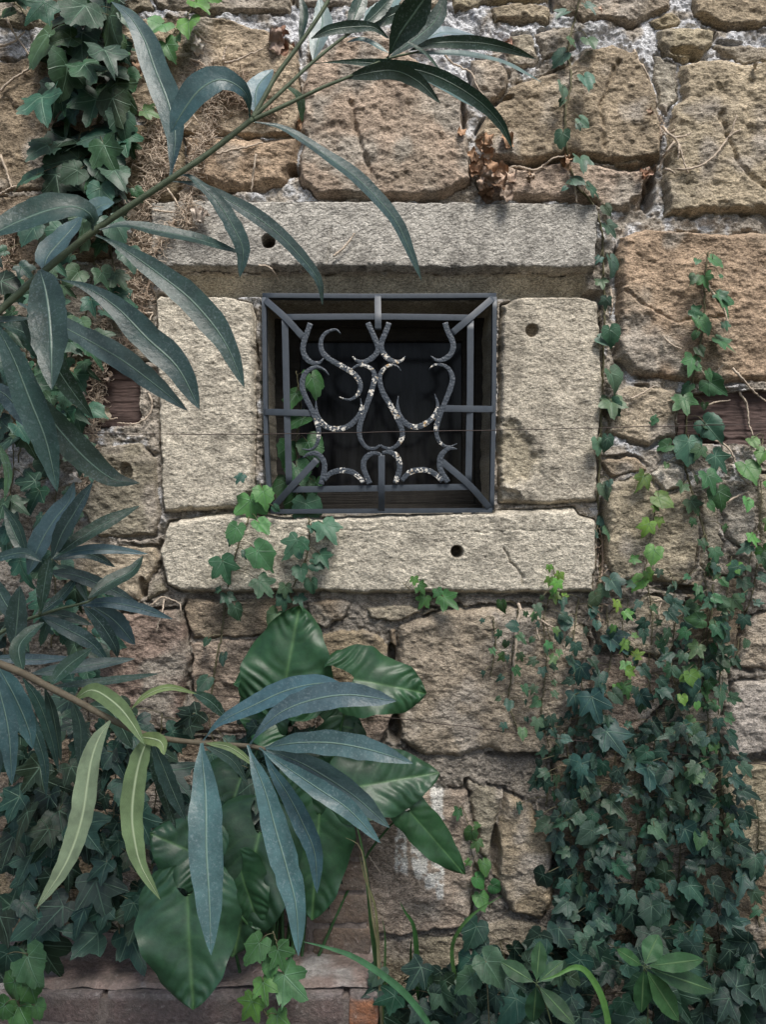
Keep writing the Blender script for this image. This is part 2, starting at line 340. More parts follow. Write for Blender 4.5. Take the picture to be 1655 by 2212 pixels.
st([(690, 1505), (846, 1527), (842, 1566), (818, 1597), (690, 1585)], OCH, 16)
st([(195, 972), (300, 966), (333, 990), (343, 1100), (333, 1150), (215, 1157), (150, 1060)], GRY, 12)
st([(150, 1178), (335, 1184), (337, 1207), (320, 1250), (297, 1288), (150, 1276)], TAN, 12)
st([(322, 1253), (346, 1242), (357, 1270), (322, 1289)], GRY, 10, r=6)
st([(180, 1335), (391, 1322), (407, 1427), (384, 1572), (200, 1580)], RED, 14)
st([(408, 1298), (640, 1294), (645, 1368), (420, 1376), (404, 1340)], BRN, 10)
st([(418, 1388), (680, 1384), (680, 1580), (430, 1575)], OCH, 8)
st([(212, 700), (330, 692), (330, 778), (216, 782)], (0.36, 0.31, 0.23), 8)
st([(-60, 430), (120, 425), (240, 440), (240, 560), (-60, 570)], BRN, 8)
st([(-60, 590), (200, 580), (200, 770), (-60, 775)], GRY, 8)
st([(-60, 800), (165, 795), (170, 930), (-60, 940)], BRN, 8)
st([(960, 1706), (1005, 1712), (1018, 1790), (1025, 1900), (1010, 1993), (860, 2008), (760, 1995), (700, 1900), (740, 1790), (850, 1720)], (0.36, 0.29, 0.21), 18, r=14)
st([(1012, 1688), (1083, 1708), (1064, 1790), (1048, 1848), (1024, 1825)], GRY, 14, r=10)
st([(1088, 1716), (1145, 1738), (1186, 1825), (1196, 1925), (1168, 1980), (1100, 1966), (1066, 1860)], GOL, 22, r=16)
st([(1030, 1995), (1110, 1988), (1180, 2000), (1170, 2060), (1015, 2045)], GRY, 10)
st([(820, 2025), (1000, 2022), (1000, 2120), (820, 2140)], GRY, 6)
st([(1553, 1660), (1720, 1652), (1720, 1822), (1560, 1842)], TAN, 16)
st([(1200, 1650), (1360, 1640), (1530, 1650), (1540, 1830), (1400, 1850), (1215, 1820)], BRN, 8)
st([(1220, 1870), (1500, 1870), (1720, 1860), (1720, 2050), (1220, 2060)], BRN, 6)
st([(-60, 1600), (300, 1600), (690, 1610), (690, 1780), (-60, 1790)], BRN, 4)
st([(-60, 1810), (680, 1800), (680, 2000), (-60, 2020)], BRN, 4)
# courses beyond the frame
yy = -1300; rr = random.Random(3)
while yy < 2500:
    hh = rr.uniform(130, 230); xx = -2100 - rr.uniform(0, 150)
    while xx < 3800:
        ww = rr.uniform(180, 420)
        if (xx + ww < -30 or xx > 1690 or yy + hh < -40 or yy > 2120):
            j = lambda a: a + rr.uniform(-14, 14)
            st([(j(xx + 10), j(yy + 10)), (j(xx + ww / 2), j(yy + 8)), (j(xx + ww - 10), j(yy + 10)), (j(xx + ww - 8), j(yy + hh / 2)), (j(xx + ww - 10), j(yy + hh - 8)), (j(xx + ww / 2), j(yy + hh - 8)), (j(xx + 10), j(yy + hh - 10))],
               rr.choice([OCH, TAN, GRY, BRN, ORG]), rr.uniform(8, 22), 'far')
        xx += ww
    yy += hh

SM = np.full(X.shape, -60.0); SID = np.full(X.shape, -1, int)
mort = 3 + fbm(X, Y, 45, 3, 12) * 13 + fbm(X, Y, 9, 3, 15, 0.6) * 6
H = mort.copy()
ncol = fbm(X, Y, 40, 3, 20)
C = np.zeros(X.shape + (3,))
mlo = np.array([0.40, 0.355, 0.30]); mhi = np.array([0.66, 0.665, 0.68])
white = ss(0.05, 0.5, fbm(X, Y, 38, 4, 22) + 0.34 * (1 - ss(110, 230, Y)) + 0.18 * (1 - ss(430, 560, Y)) - 0.02) * (1 - ss(950, 1250, Y))
C[:] = mlo; C += (mhi - mlo)[None, None] * white[..., None]
low_shade = ss(1200, 1350, Y)[..., None]; C = C * (1 - 0.25 * low_shade)  # shade of the lower wall painted into the mortar colour
stone_n = fbm(X, Y, 42, 4, 25); stone_r = np.abs(fbm(X, Y, 60, 3, 28)); fineh = fbm(X, Y, 7, 3, 31, 0.65, 1.7); pit = vn(X / 9, Y / 6, 35); stone_m = fbm(X, Y, 15, 3, 38, .6, 1.4); bed = fbm(X + Y * .25, Y, 10, 3, 42, .55, 5)
CR = [[(1060, 350), (1130, 368), (1230, 344), (1300, 355), (1420, 352)], [(660, 300), (700, 305)]]
MK = {}
for i, (poly, col, hgt, kind, r) in enumerate(S):
    p = np.array(poly); x0, y0 = p.min(0) - 40; x1, y1 = p.max(0) + 40
    ix = slice(np.searchsorted(gx, x0), np.searchsorted(gx, x1)); iy = slice(np.searchsorted(gy, y0), np.searchsorted(gy, y1))
    if ix.start == ix.stop or iy.start == iy.stop: continue
    dress = kind in ('lintel', 'jamb_left', 'jamb_right', 'sill', 'beam')
    a = 0.5 if dress else 1.0
    px = X[iy, ix] + (WX - X)[iy, ix] * a; py = Y[iy, ix] + (WY - Y)[iy, ix] * a
    s = sdf(px, py, poly); s = np.minimum(s + (0 if dress else 5), -SM[iy, ix] - (3 if dress else 5))
    m = s > 0
    if not m.any(): continue
    nn, rn, fn = stone_n[iy, ix], stone_r[iy, ix], fineh[iy, ix]
    rs = random.Random(i); cx, cy = p.mean(0); tx, ty = rs.uniform(-1, 1), rs.uniform(-1.2, 0.4)
    prof = 1 - (1 - np.clip(s / r, 0, 1))**2.2
    if dress:
        h = -16 + (hgt + 16) * prof + nn * (1.5 if kind == 'lintel' else 4) + fn * 1.6 * (0.5 if kind == 'lintel' else 1.3) - 9 * ss(.15, .5, fbm(px, py, 20, 3, 46)) * (1 - ss(0, 16, s))
    else:
        tilt = (tx * (X[iy, ix] - cx) + ty * (Y[iy, ix] - cy)) / 100 * 3.2
        top_ = ss(0, 1, (Y[iy, ix] - cy) / (y1 - y0 + 1) * 2 + .5); h = (2 - 12 * top_) + (hgt - 2 + 12 * top_ + np.clip(tilt, -12, 12)) * prof + (nn * 7 + (0.25 - rn) * 9 + fn * 2.2 + stone_m[iy, ix] * 2.6 + bed[iy, ix] * 0.9) * ss(0, 10, s)
    if kind == 'beam': h = hgt + fbm(px, py, 6, 3, 40, 0.6, 9) * 3
    Hs = H[iy, ix]; Hs[m] = np.maximum(h, -20)[m] if kind != 'beam' else h[m]
    q = s > SM[iy, ix]; SMs = SM[iy, ix]; SMs[q] = s[q]; ids = SID[iy, ix]; ids[m] = i
    jit = np.array([rs.uniform(0.9, 1.1)] * 3) * np.array([1, rs.uniform(0.98, 1.03), rs.uniform(0.93, 1.07)])
    base = np.array(col) * (1 if dress else jit); base = base if dress else base * .76 + np.array((.36, .325, .28)) * (base.mean() / .32) * .24
    cc = np.repeat(base[None], m.sum(), 0); v = ncol[iy, ix][m]
    if not dress:
        cc = cc * (1 + 0.30 * v)[:, None]; g = ss(0.1, 0.6, fbm(X[iy, ix], Y[iy, ix], 85, 3, 44 + i % 5)[m])[:, None]
        cc = cc * (1 - g) + g * np.array([0.42, 0.37, 0.31]) ; gr = ss(0.3, 0.75, fbm(X[iy, ix], Y[iy, ix], 130, 2, 50 + i % 7)[m])[:, None] * 0.3
        cc = cc * (1 - gr) + gr * np.array([0.25, 0.23, 0.18])
    elif kind != 'beam':
        g = ss(0.15, 0.6, fbm(X[iy, ix], Y[iy, ix], 60, 4, 58)[m])[:, None]; cc = cc * (1 - 0.32 * g)
        g = ss(0.2, 0.6, fbm(X[iy, ix], Y[iy, ix], 14, 3, 60)[m])[:, None]; cc = cc * (1 - 0.18 * g)
    Cs = C[iy, ix]; Cs[m] = cc
    MK[kind] = True
# gaps where mortar has fallen out beside stones
gap = (SM < 0) & (SM > -7); gn = fbm(X, Y, 55, 2, 36)
H = np.where(gap, H - 1 - 24 * ss(0.18, 0.5, gn), H)
H = np.where(SID < 0, H + pit * 0, H)
C *= np.clip(1 + 0.25 * (fineh), 0.6, 1.4)[..., None]
# deep voids between stones
for (x, y, rx, ry, dp) in [(636, 372, 14, 13, 60), (1398, 425, 15, 34, 55), (1408, 385, 9, 30, 45), (1372, 442, 16, 12, 30), (1000, 255, 8, 40, 28), (1085, 220, 22, 7, 30), (852, 1575, 14, 30, 60), (846, 1415, 9, 26, 45), (1530, 948, 46, 10, 30),
                           (1480, 1275, 40, 9, 30), (1270, 640, 26, 12, 40), (275, 1020, 12, 18, 20), (1070, 1840, 10, 60, 40), (1120, 1628, 70, 9, 40), (1005, 650, 0.1, 0.1, 1), (311, 1268, 8, 22, 30), (1476, 120, 30, 10, 20), (1506, 128, 20, 10, 25),
                           (1620, 1640, 60, 12, 35), (1470, 1270, 60, 8, 30), (450, 418, 60, 6, 24), (1300, 1165, 9, 90, 30), (1460, 900, 6, 40, 25), (1480, 962, 30, 7, 20), (600, 70, 16, 14, 25), (615, 110, 10, 20, 25)]:
    g = ((X - x) / rx)**2 + ((Y - y) / ry)**2 + (WX - X) * 0.05; H -= dp * (1 - ss(0.5, 1.3, g)) * np.where((SID >= 0) & (SID < 4), 0, 1)
# cracks and hollows in the dressed stones
def line_d(pts):
    d = np.full(X.shape, 1e9)
    for a, b in zip(pts[:-1], pts[1:]):
        e = np.array(b, float) - a; t = np.clip(((WX - a[0]) * e[0] + (WY - a[1]) * e[1]) / (e @ e), 0, 1)
        d = np.minimum(d, (WX - a[0] - e[0] * t)**2 + (WY - a[1] - e[1] * t)**2)
    return np.sqrt(d)
for pts, wd, dp in [([(1085, 1180), (1100, 1215), (1125, 1240), (1128, 1262)], 3, 6), ([(1120, 640), (1200, 640), (1280, 650)], 3, 4), ([(1060, 350), (1130, 366), (1230, 344), (1300, 356), (1420, 350)], 5, 14), ([(720, 500), (712, 585)], 3, 4),
                    ([(640, 1140), (900, 1150), (1240, 1140)], 2.5, 2), ([(1340, 640), (1450, 700), (1560, 690)], 6, 5), ([(760, 230), (780, 320), (800, 380)], 9, 9), ([(1330, 150), (1290, 240), (1300, 330)], 9, 8), ([(1550, 260), (1600, 380), (1655, 420)], 10, 9)]:
    H -= dp * (1 - ss(0, wd, line_d(pts)))
hol = lambda x, y, rx, ry: 1 - ss(0.55, 1.1, ((WX - x) / rx)**2 + ((WY - y) / ry)**2)
g = ss(2, 26, sdf(WX + fbm(X, Y, 30, 3, 61) * 16, WY + fbm(X, Y, 30, 3, 63) * 16, [(1070, 900), (1110, 905), (1140, 940), (1172, 985), (1160, 1030), (1120, 1062), (1068, 1062)]))
H -= 11 * g; g = g[..., None]; C = C * (1 - g) + g * C * np.array([0.86, 0.84, 0.77])
H -= 12 * hol(1088, 1075, 40, 26)
g = hol(1095, 740, 40, 120)[..., None]; C *= 1 - 0.25 * g
for (x, y, rd, dp) in [(583, 529, 13.5, 60), (985, 1190, 12, 55), (1146, 718, 13, 16), (1583, 1797, 9, 40), (1040, 1085, 0.1, 1)]:
    g = 1 - ss(0.8, 1.15, np.sqrt((X - x)**2 + (Y - y)**2) / rd); H -= dp * g
    C *= (1 - 0.55 * (1 - ss(0.7, 1.3, np.sqrt((X - x)**2 + ((Y - y + 3) * 0.9)**2) / rd)))[..., None] * np.array([1, 0.93, 0.85])[None, None] ** (g[..., None])
# white paint drips on a low stone, soot-grey lichen on the lintel
dr = 0
for (x, y0, y1, wd) in [(868, 1800, 1870, 14), (900, 1760, 1860, 11), (925, 1790, 1900, 12), (945, 1850, 1925, 11), (880, 1740, 1800, 22), (930, 1745, 1800, 20), (905, 1830, 1876, 16), (1545 - 600, 1700, 1760, 15)]:
    dr = np.maximum(dr, (1 - ss(wd * .6, wd * 1.1, np.abs(WX - x))) * ss(y0 - 12, y0, WY) * (1 - ss(y1, y1 + 10, WY)))
dr = (dr * ss(-0.5, -0.1, fbm(X, Y, 16, 3, 52)))[..., None]; dr = np.clip(dr * 1.3, 0, 1); C = C * (1 - dr) + dr * np.array([0.70, 0.68, 0.63])
li = ss(0.28, 0.5, fbm(X, Y, 22, 3, 54)) * (SID == 0); C *= (1 - 0.3 * li)[..., None]
# hollow moulding below the lintel face, then the opening with its reveals
g = ss(586, 596, WY * 0.3 + Y * 0.7) * ss(352, 360, X) * (1 - ss(1262, 1272, X)) * (1 - ss(636, 644, Y - 5 * ss(1000, 1100, X) - 5 * (1 - ss(450, 560, X))))
g = g * ((SID < 4) | (Y < 632))
H = H * (1 - g) + g * (-14 - 22 * ss(588, 640, Y) + fbm(X, Y, 30, 3, 41) * 4); C = C * (1 - g[..., None]) + g[..., None] * np.array([0.46, 0.41, 0.32]) * (1 + 0.3 * ncol[..., None])
lint_band = g > 0.5
opn = sdf(X + (WX - X) * 0.5, Y + (WY - Y) * 0.35, [(562, 640), (1074, 638), (1070, 800), (1066, 1000), (1070, 1108), (575, 1113), (566, 900)])
H = np.where(opn > 0, np.minimum(H, -20) * (1 - ss(0, 3, opn)) + (-20 - 190 * ss(0, 10, opn)) * ss(0, 3, opn), H)
C = np.where((opn > 1)[..., None], np.array([0.36, 0.33, 0.27]) * (1 + 0.3 * ncol[..., None]), C)

def Hat(x, y):
    i = min(max(np.searchsorted(gx, x), 0), NX - 1); j = min(max(np.searchsorted(gy, y), 0), NY - 1); return H[j, i] / 1000
V = np.stack([(X - 827.5) / 1000, -H / 1000, CZ + (1105.5 - Y) / 1000], -1).reshape(-1, 3)
a = (np.arange(NY - 1)[:, None] * NX + np.arange(NX - 1)[None]).ravel()
Q = np.stack([a, a + NX, a + NX + 1, a + 1], 1)
kn = {'lintel': 1, 'jamb_left': 2, 'jamb_right': 3, 'sill': 4, 'beam': 5}
pid = np.zeros(X.shape, int)
for i, s_ in enumerate(S):
    if s_[3] in kn: pid[SID == i] = kn[s_[3]] + (i == 5)
pid[lint_band & (Y < 638)] = 1
fp = pid.ravel()[a]; keep = opn.ravel()[a] < 11
wall = thing('stone_wall', (0, 0, 0), 'old rubble wall of ochre sandstone with a barred window in a pale stone surround', 'wall')
WV = np.array(wall.location)
def relief(name, sel, mat, label=None):
    q = Q[sel & keep]; u, inv = np.unique(q, return_inverse=True); inv = inv.reshape(q.shape)
    me = bpy.data.meshes.new(name); me.vertices.add(len(u)); me.vertices.foreach_set('co', V[u].astype(np.float32).ravel())
    me.loops.add(inv.size); me.loops.foreach_set('vertex_index', inv.ravel().astype(np.int32))
    me.polygons.add(len(q)); me.polygons.foreach_set('loop_start', np.arange(0, inv.size, 4, dtype=np.int32))
    try: me.polygons.foreach_set('loop_total', np.full(len(q), 4, np.int32))
    except Exception: pass
    me.polygons.foreach_set('use_smooth', np.ones(len(q), bool)); me.update(calc_edges=True)
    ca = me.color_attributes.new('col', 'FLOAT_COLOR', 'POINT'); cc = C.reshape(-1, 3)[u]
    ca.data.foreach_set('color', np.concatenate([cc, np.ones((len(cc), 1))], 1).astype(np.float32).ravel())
    me.materials.append(mat); me.validate()
    o = bpy.data.objects.new(name, me); COL.objects.link(o); o.parent = wall
    if label: o['label'] = label
    return o
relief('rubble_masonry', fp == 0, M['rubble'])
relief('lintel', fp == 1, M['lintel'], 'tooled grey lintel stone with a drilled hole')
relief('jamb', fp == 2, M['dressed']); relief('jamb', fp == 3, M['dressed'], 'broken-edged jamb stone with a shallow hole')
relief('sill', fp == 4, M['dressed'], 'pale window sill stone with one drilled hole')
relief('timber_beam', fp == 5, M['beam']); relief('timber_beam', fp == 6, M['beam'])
# back of the wall and the dark room behind the opening
def box(mb, x0, x1, y0, y1, z0, z1, col=(0.2, 0.2, 0.2), inward=False):
    v = [(x, y, z) for x in (x0, x1) for y in (y0, y1) for z in (z0, z1)]
    f = [(0, 1, 3, 2), (4, 6, 7, 5), (0, 4, 5, 1), (2, 3, 7, 6), (0, 2, 6, 4), (1, 5, 7, 3)]
    mb.add(v, [q[::-1] for q in f] if inward else f, col)
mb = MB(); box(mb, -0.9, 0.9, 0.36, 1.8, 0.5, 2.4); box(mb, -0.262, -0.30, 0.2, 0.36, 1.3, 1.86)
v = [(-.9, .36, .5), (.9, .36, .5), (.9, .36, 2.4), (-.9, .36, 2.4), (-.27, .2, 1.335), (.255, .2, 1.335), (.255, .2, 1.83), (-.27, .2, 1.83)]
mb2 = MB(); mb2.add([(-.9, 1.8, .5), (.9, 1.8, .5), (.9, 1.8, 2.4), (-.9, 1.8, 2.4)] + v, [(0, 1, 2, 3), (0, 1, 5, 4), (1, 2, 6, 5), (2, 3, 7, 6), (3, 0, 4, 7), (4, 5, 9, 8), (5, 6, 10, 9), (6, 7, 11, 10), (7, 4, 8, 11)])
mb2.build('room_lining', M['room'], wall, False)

# ground
mb = MB(); g = 60; xs = np.linspace(-14, 14, g); ys = np.concatenate([np.linspace(-25, -1.2, 25), np.linspace(-1.1, 0.4, 35)])
GX, GY = np.meshgrid(xs, ys); GZ = fbm(GX * 100, GY * 100, 60, 3, 5) * 0.015
f = [(j * g + i, j * g + i + 1, (j + 1) * g + i + 1, (j + 1) * g + i) for j in range(len(ys) - 1) for i in range(g - 1)]
mb.add(np.stack([GX, GY, GZ], -1).reshape(-1, 3), f); tag(mb.build('ground', M['ground']), kind='structure')

# ------------------------------------------------------------------ window behind the grille
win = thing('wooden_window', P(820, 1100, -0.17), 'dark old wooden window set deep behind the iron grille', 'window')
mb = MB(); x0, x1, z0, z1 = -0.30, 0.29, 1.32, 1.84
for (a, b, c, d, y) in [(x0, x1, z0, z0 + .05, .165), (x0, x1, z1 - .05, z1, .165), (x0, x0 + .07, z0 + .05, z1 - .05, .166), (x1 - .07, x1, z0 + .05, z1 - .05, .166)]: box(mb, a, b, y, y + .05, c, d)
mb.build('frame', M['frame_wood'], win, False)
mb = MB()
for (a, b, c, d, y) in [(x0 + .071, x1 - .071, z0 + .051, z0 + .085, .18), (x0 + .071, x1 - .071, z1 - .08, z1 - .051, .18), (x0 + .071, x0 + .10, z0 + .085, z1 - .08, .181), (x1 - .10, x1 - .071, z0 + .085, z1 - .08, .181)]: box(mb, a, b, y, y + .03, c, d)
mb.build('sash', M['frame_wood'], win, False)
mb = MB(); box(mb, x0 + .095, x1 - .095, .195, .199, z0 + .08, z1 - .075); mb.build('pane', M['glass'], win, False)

# ------------------------------------------------------------------ iron grille
gr = thing('iron_grille', P(818, 1108, 0.02), 'dark grey wrought iron window grille of scrolls inside a square frame, flaking white in places', 'window grille')
HOT = cr('M2', [(560, 715), (610, 745), (650, 800), (510, 1115), (560, 1120), (440, 1080), (677, 985), (760, 800), (745, 880), (735, 730), (685, 712), (830, 735), (855, 710), (905, 685), (945, 665), (880, 1000), (900, 1030), (1030, 1105), (1090, 1085), (1145, 1040), (1150, 990), (1160, 1100),
                 (390, 1080), (398, 1160), (655, 1425), (680, 1450), (930, 1320), (915, 1280), (1000, 1400), (1060, 1385), (1100, 1395), (1160, 1720), (1190, 1220), (1175, 1435), (905, 1440), (940, 1190), (560, 1385), (630, 655), (545, 915), (1140, 715), (865, 970), (650, 890), (840, 650)])
HOT = np.array([P(x, y, 0.045) for x, y in HOT])
def bar(mb, pts, width, thick=0.006, d=0.0, taper=None, n=None, hammer=0.0, flake=0.0, bul=0.0001):
    """flat iron bar along a path on the grille's plane; width in mm, d metres in front of the wall (number or list)"""
    ds = d if isinstance(d, (list, tuple)) else [d] * len(pts)
    p = crv([P(x, y, q) for (x, y), q in zip(pts, ds)], n or max(2, len(pts) * 6)); n = len(p)
    T = np.gradient(p, axis=0); T /= np.linalg.norm(T, axis=1)[:, None]; N = np.tile(np.array([0, -1.0, 0]), (n, 1)); Sd = np.cross(T, N); Sd /= np.linalg.norm(Sd, axis=1)[:, None]; N = np.cross(Sd, T)
    t = np.linspace(0, 1, n); wv = np.ones(n) * width / 2000
    if taper: wv = wv * np.interp(t, [0, .12, .3, .7, .88, 1], [taper[0], .5 + .5 * taper[0], 1, 1, .5 + .5 * taper[1], taper[1]])
    wv = wv * (1 + 0.05 * NR.randn(n) * (1 if hammer else 0.3)); c = 0.00015
    W = np.clip(bul * 100, 0.05, 1); strips = [[(-1, .5, -c), (-.86, .5, 0), (0, .5, bul), (.86, .5, 0), (1, .5, -c)], [(1, .5, -c), (1, -.5, 0)], [(1, -.5, 0), (-1, -.5, 0)], [(-1, -.5, 0), (-1, .5, -c)]]
    Vv = []; f = []; o_ = 0; pr_ = [q for st_ in strips for q in st_]; m = len(pr_)
    for i in range(n): Vv += [p[i] + Sd[i] * wv[i] * a + N[i] * (thick * b + e) for (a, b, e) in pr_]
    Vv = np.array(Vv)
    for st_ in strips:
        f += [(i * m + o_ + j, i * m + o_ + j + 1, (i + 1) * m + o_ + j + 1, (i + 1) * m + o_ + j) for i in range(n - 1) for j in range(len(st_) - 1)]; o_ += len(st_)
    f += [(0, 1, 2, 3, 4, 7, 8)[::-1], tuple((n - 1) * m + j for j in (0, 1, 2, 3, 4, 7, 8))]
    Vv = Vv.reshape(-1, 3); fl = np.exp(-(np.linalg.norm(Vv[:, None] - HOT[None], axis=2).min(1) / 0.0125)**2) * 0.62 * flake
    mb.add(Vv, f, (.1, .1, .1), hammer=np.full(len(Vv), hammer), flake=fl)
DF, DI = 0.012, 0.040      # outer frame against the stones, inner work standing forward
c = lambda *p: cr('M2', p)
mb = MB()
bar(mb, c((45, 262), (790, 266), (1550, 262)), 10, .02, DF); bar(mb, c((55, 275), (62, 800), (72, 1250), (98, 1650)), 9, .02, DF + .001)
bar(mb, c((1540, 272), (1535, 900), (1522, 1640)), 9, .02, DF + .001); bar(mb, c((98, 1650), (800, 1646), (1525, 1642)), 10, .02, DF + .002)
mb.build('outer_frame', M['iron'], gr)
mb = MB()
bar(mb, c((175, 396), (790, 393), (1400, 400)), 12.5, .006, DI); bar(mb, c((187, 390), (200, 950), (215, 1480)), 13.5, .006, DI + .001)
bar(mb, c((1386, 420), (1383, 950), (1373, 1470)), 13.5, .006, DI + .001); bar(mb, c((235, 1508), (812, 1500), (1400, 1490)), 13, .006, DI)
mb.build('inner_frame', M['iron'], gr)
for pts in [((60, 285), (190, 400), (310, 530)), ((1530, 275), (1385, 400), (1265, 500)), ((100, 1635), (240, 1480), (400, 1310)), ((1515, 1632), (1380, 1480), (1200, 1325))]:
    mb = MB(); bar(mb, c(*pts), 13.5, .006, [DF + .008, DI + .003, DI + .003]); mb.build('corner_brace', M['iron'], gr)
for pts, ds in [(((787, 258), (789, 390), (790, 478)), 0), (((812, 1650), (812, 1500), (812, 1275)), 0), (((55, 1008), (205, 1011), (370, 1016)), 0), (((1540, 990), (1380, 988), (1200, 985)), 0)]:
    mb = MB(); bar(mb, c(*pts), 13.5, .006, [DF + .008, DI + .004, DI + .004]); mb.build('cross_bar', M['iron'], gr)
SCR = [((352, 437), (330, 500), (310, 560), (305, 610), (325, 660), (365, 690), (410, 690), (438, 662)),
       ((548, 504), (520, 478), (480, 484), (440, 510), (420, 560), (430, 620), (480, 670), (560, 715), (630, 760), (670, 810), (675, 860), (650, 905), (600, 930), (540, 912)),
       ((472, 770), (440, 735), (390, 718), (340, 740), (308, 780), (300, 850), (325, 920), (365, 1000), (390, 1060), (405, 1120), (402, 1190), (380, 1235), (345, 1252), (298, 1246)),
       ((388, 935), (392, 1000), (415, 1060), (460, 1105), (530, 1118), (600, 1098), (650, 1050), (680, 990), (677, 922)),
       ((305, 1303), (340, 1280), (390, 1275), (430, 1310), (445, 1360), (435, 1420), (420, 1478)),
       ((440, 1450), (480, 1405), (550, 1385), (620, 1395), (670, 1430), (695, 1466)),
       ((723, 433), (758, 510), (786, 580), (785, 620), (750, 660), (700, 685), (655, 678), (625, 652)),
       ((860, 433), (840, 490), (812, 560), (815, 610), (850, 660), (900, 685), (940, 678), (965, 650)),
       ((615, 735), (660, 708), (710, 710), (755, 740), (767, 790), (748, 870), (718, 960), (688, 1040), (668, 1120), (680, 1190), (720, 1238), (770, 1242), (802, 1222)),
       ((938, 745), (910, 712), (860, 708), (818, 740), (800, 790), (815, 870), (860, 950), (905, 1030), (940, 1110), (945, 1170), (915, 1220), (870, 1245), (830, 1237), (802, 1222)),
       ((920, 905), (915, 970), (935, 1040), (980, 1090), (1040, 1105), (1100, 1080), (1150, 1035), (1175, 970), (1155, 892)),
       ((1222, 433), (1240, 490), (1265, 540), (1275, 590), (1255, 640), (1210, 670), (1170, 675), (1130, 648)),
       ((1117, 735), (1150, 706), (1200, 705), (1245, 730), (1270, 790), (1255, 860), (1220, 950), (1185, 1040), (1165, 1120), (1180, 1190), (1220, 1228), (1260, 1230), (1300, 1212)),
       ((1300, 1247), (1250, 1243), (1210, 1270), (1190, 1310), (1190, 1370), (1215, 1420), (1242, 1462)),
       ((940, 1452), (990, 1400), (1050, 1382), (1110, 1385), (1160, 1410), (1205, 1456)),
       ((805, 1278), (750, 1275), (705, 1310), (695, 1360), (710, 1410), (737, 1472)),
       ((815, 1270), (870, 1268), (915, 1300), (930, 1360), (920, 1410), (900, 1468))]
TP = [(1, .2), (.2, .15), (.2, .15), (.12, .12), (.2, 1), (.8, .8), (1, .2), (1, .15), (.3, .4), (.15, .4), (.12, .12), (1, .15), (.15, .15), (.15, 1), (.8, .8), (.5, 1), (.5, 1)]
for i, (pts, tp) in enumerate(zip(SCR, TP)):
    mb = MB(); bar(mb, c(*pts), 11, .007, DI + 0.0045 + 0.0008 * (i % 3), tp, None, 1.0, 1.0, .0008); mb.build('scroll', M['iron'], gr)

# ------------------------------------------------------------------ wires
def wire(pts, d, label, r=0.0009):
    p = crv([P(x, y, d) for x, y in pts], 60); p[:, 2] += 0.0006 * np.sin(np.arange(60) * 1.7)
    mb = MB(); tube(mb, p, r, 5); o = thing('wire', P(*pts[0], d), label, 'wire', 'wires across the wall')
    me = mb.build('strand', M['wire'], o); return o
def single(mb, name, mat, label, cat, group=None):
    o = mb.build(name, mat); return tag(o, label, cat, group)
for pts, d, lab in [([(-200, 932), (0, 935), (500, 938), (700, 935), (1106, 928), (1655, 915), (1900, 905)], 0.062, 'thin rusty wire stretched across the wall in front of the window grille'),
                    ([(-100, 1445), (254, 1480), (553, 1510), (777, 1541), (1106, 1581), (1655, 1651), (1900, 1680)], 0.05, 'thin sloping wire stretched across the wall below the window sill')]:
    mb = MB(); p = crv([P(x, y, d) for x, y in pts], 80); p[:, 2] += 0.0005 * np.sin(np.arange(80) * 1.3); tube(mb, p, 0.0009, 5); single(mb, 'wire', M['wire'], lab, 'wire')

# ------------------------------------------------------------------ oleander
def blade(mb, pts, width, d0, d1, col, arch=0.0, fold=0.22, roll=0.0, nref=(0, -1, 0.45), n=22, peak=0.45, wavy=0.04):
    m = len(pts); t = np.linspace(0, 1, m)
    ds = d0 + (d1 - d0) * t + arch * np.sin(np.pi * t)
    p = crv([P(x, y, q) for (x, y), q in zip(pts, ds)], n); t = np.linspace(0, 1, n)
    T = np.gradient(p, axis=0); T /= np.linalg.norm(T, axis=1)[:, None]
    N0 = np.array(nref, float); Sd = np.cross(T, N0); Sd /= np.linalg.norm(Sd, axis=1)[:, None] + 1e-9; N = np.cross(Sd, T)
    ra = roll + 0.12 * np.sin(t * 3 + width); Sd, N = Sd * np.cos(ra)[:, None] + N * np.sin(ra)[:, None], N * np.cos(ra)[:, None] - Sd * np.sin(ra)[:, None]
    sc = (CAMD - ds.mean()) / CAMD; a = peak / (1 - peak)
    w_ = np.where(t < .04, .10, 0) + (np.clip((t - .02) / .98, 0, 1)**(a * .85)) * (1 - t)**0.85; w_ = w_ / w_.max() * width / 2000 * sc; w_[0] = width / 2000 * sc * .09; w_[-1] = 0.0002; w_[2:-2] *= 1 + 0.035 * NR.randn(n - 4)
    us = np.array([-1, -.75, -.4, -.1, 0, .1, .4, .75, 1]); k = len(us); ph = RNG.uniform(0, 6)
    V_ = []; U_ = []
    for i in range(n):
        for u in us:
            z = fold * (abs(u)**1.5) * w_[i] * (1 if u > 0 else .8) + (wavy * w_[i] * math.sin(t[i] * 16 + ph + u) * abs(u) * 1.3)
            V_.append(p[i] + Sd[i] * u * w_[i] + N[i] * z); U_.append((t[i], 0.5 + u / 2))
    f = [(i * k + j, i * k + j + 1, (i + 1) * k + j + 1, (i + 1) * k + j) for i in range(n - 1) for j in range(k - 1)]
    cj = np.array(col) * RNG.uniform(0.8, 1.2) * np.array([RNG.uniform(.9, 1.2), 1, RNG.uniform(.92, 1.12)]); mb.add(V_, f, cj, U_)
BL = (0.062, 0.130, 0.138); DG = (0.022, 0.058, 0.036); MG = (0.038, 0.084, 0.072); PB = (0.13, 0.21, 0.22); PG = (0.15, 0.23, 0.10); LG = (0.07, 0.14, 0.06)
ole = thing('oleander_shrub', P(-300, 2350, 0.6), 'oleander shrub with long narrow blue-green leaves reaching in from the left', 'shrub')
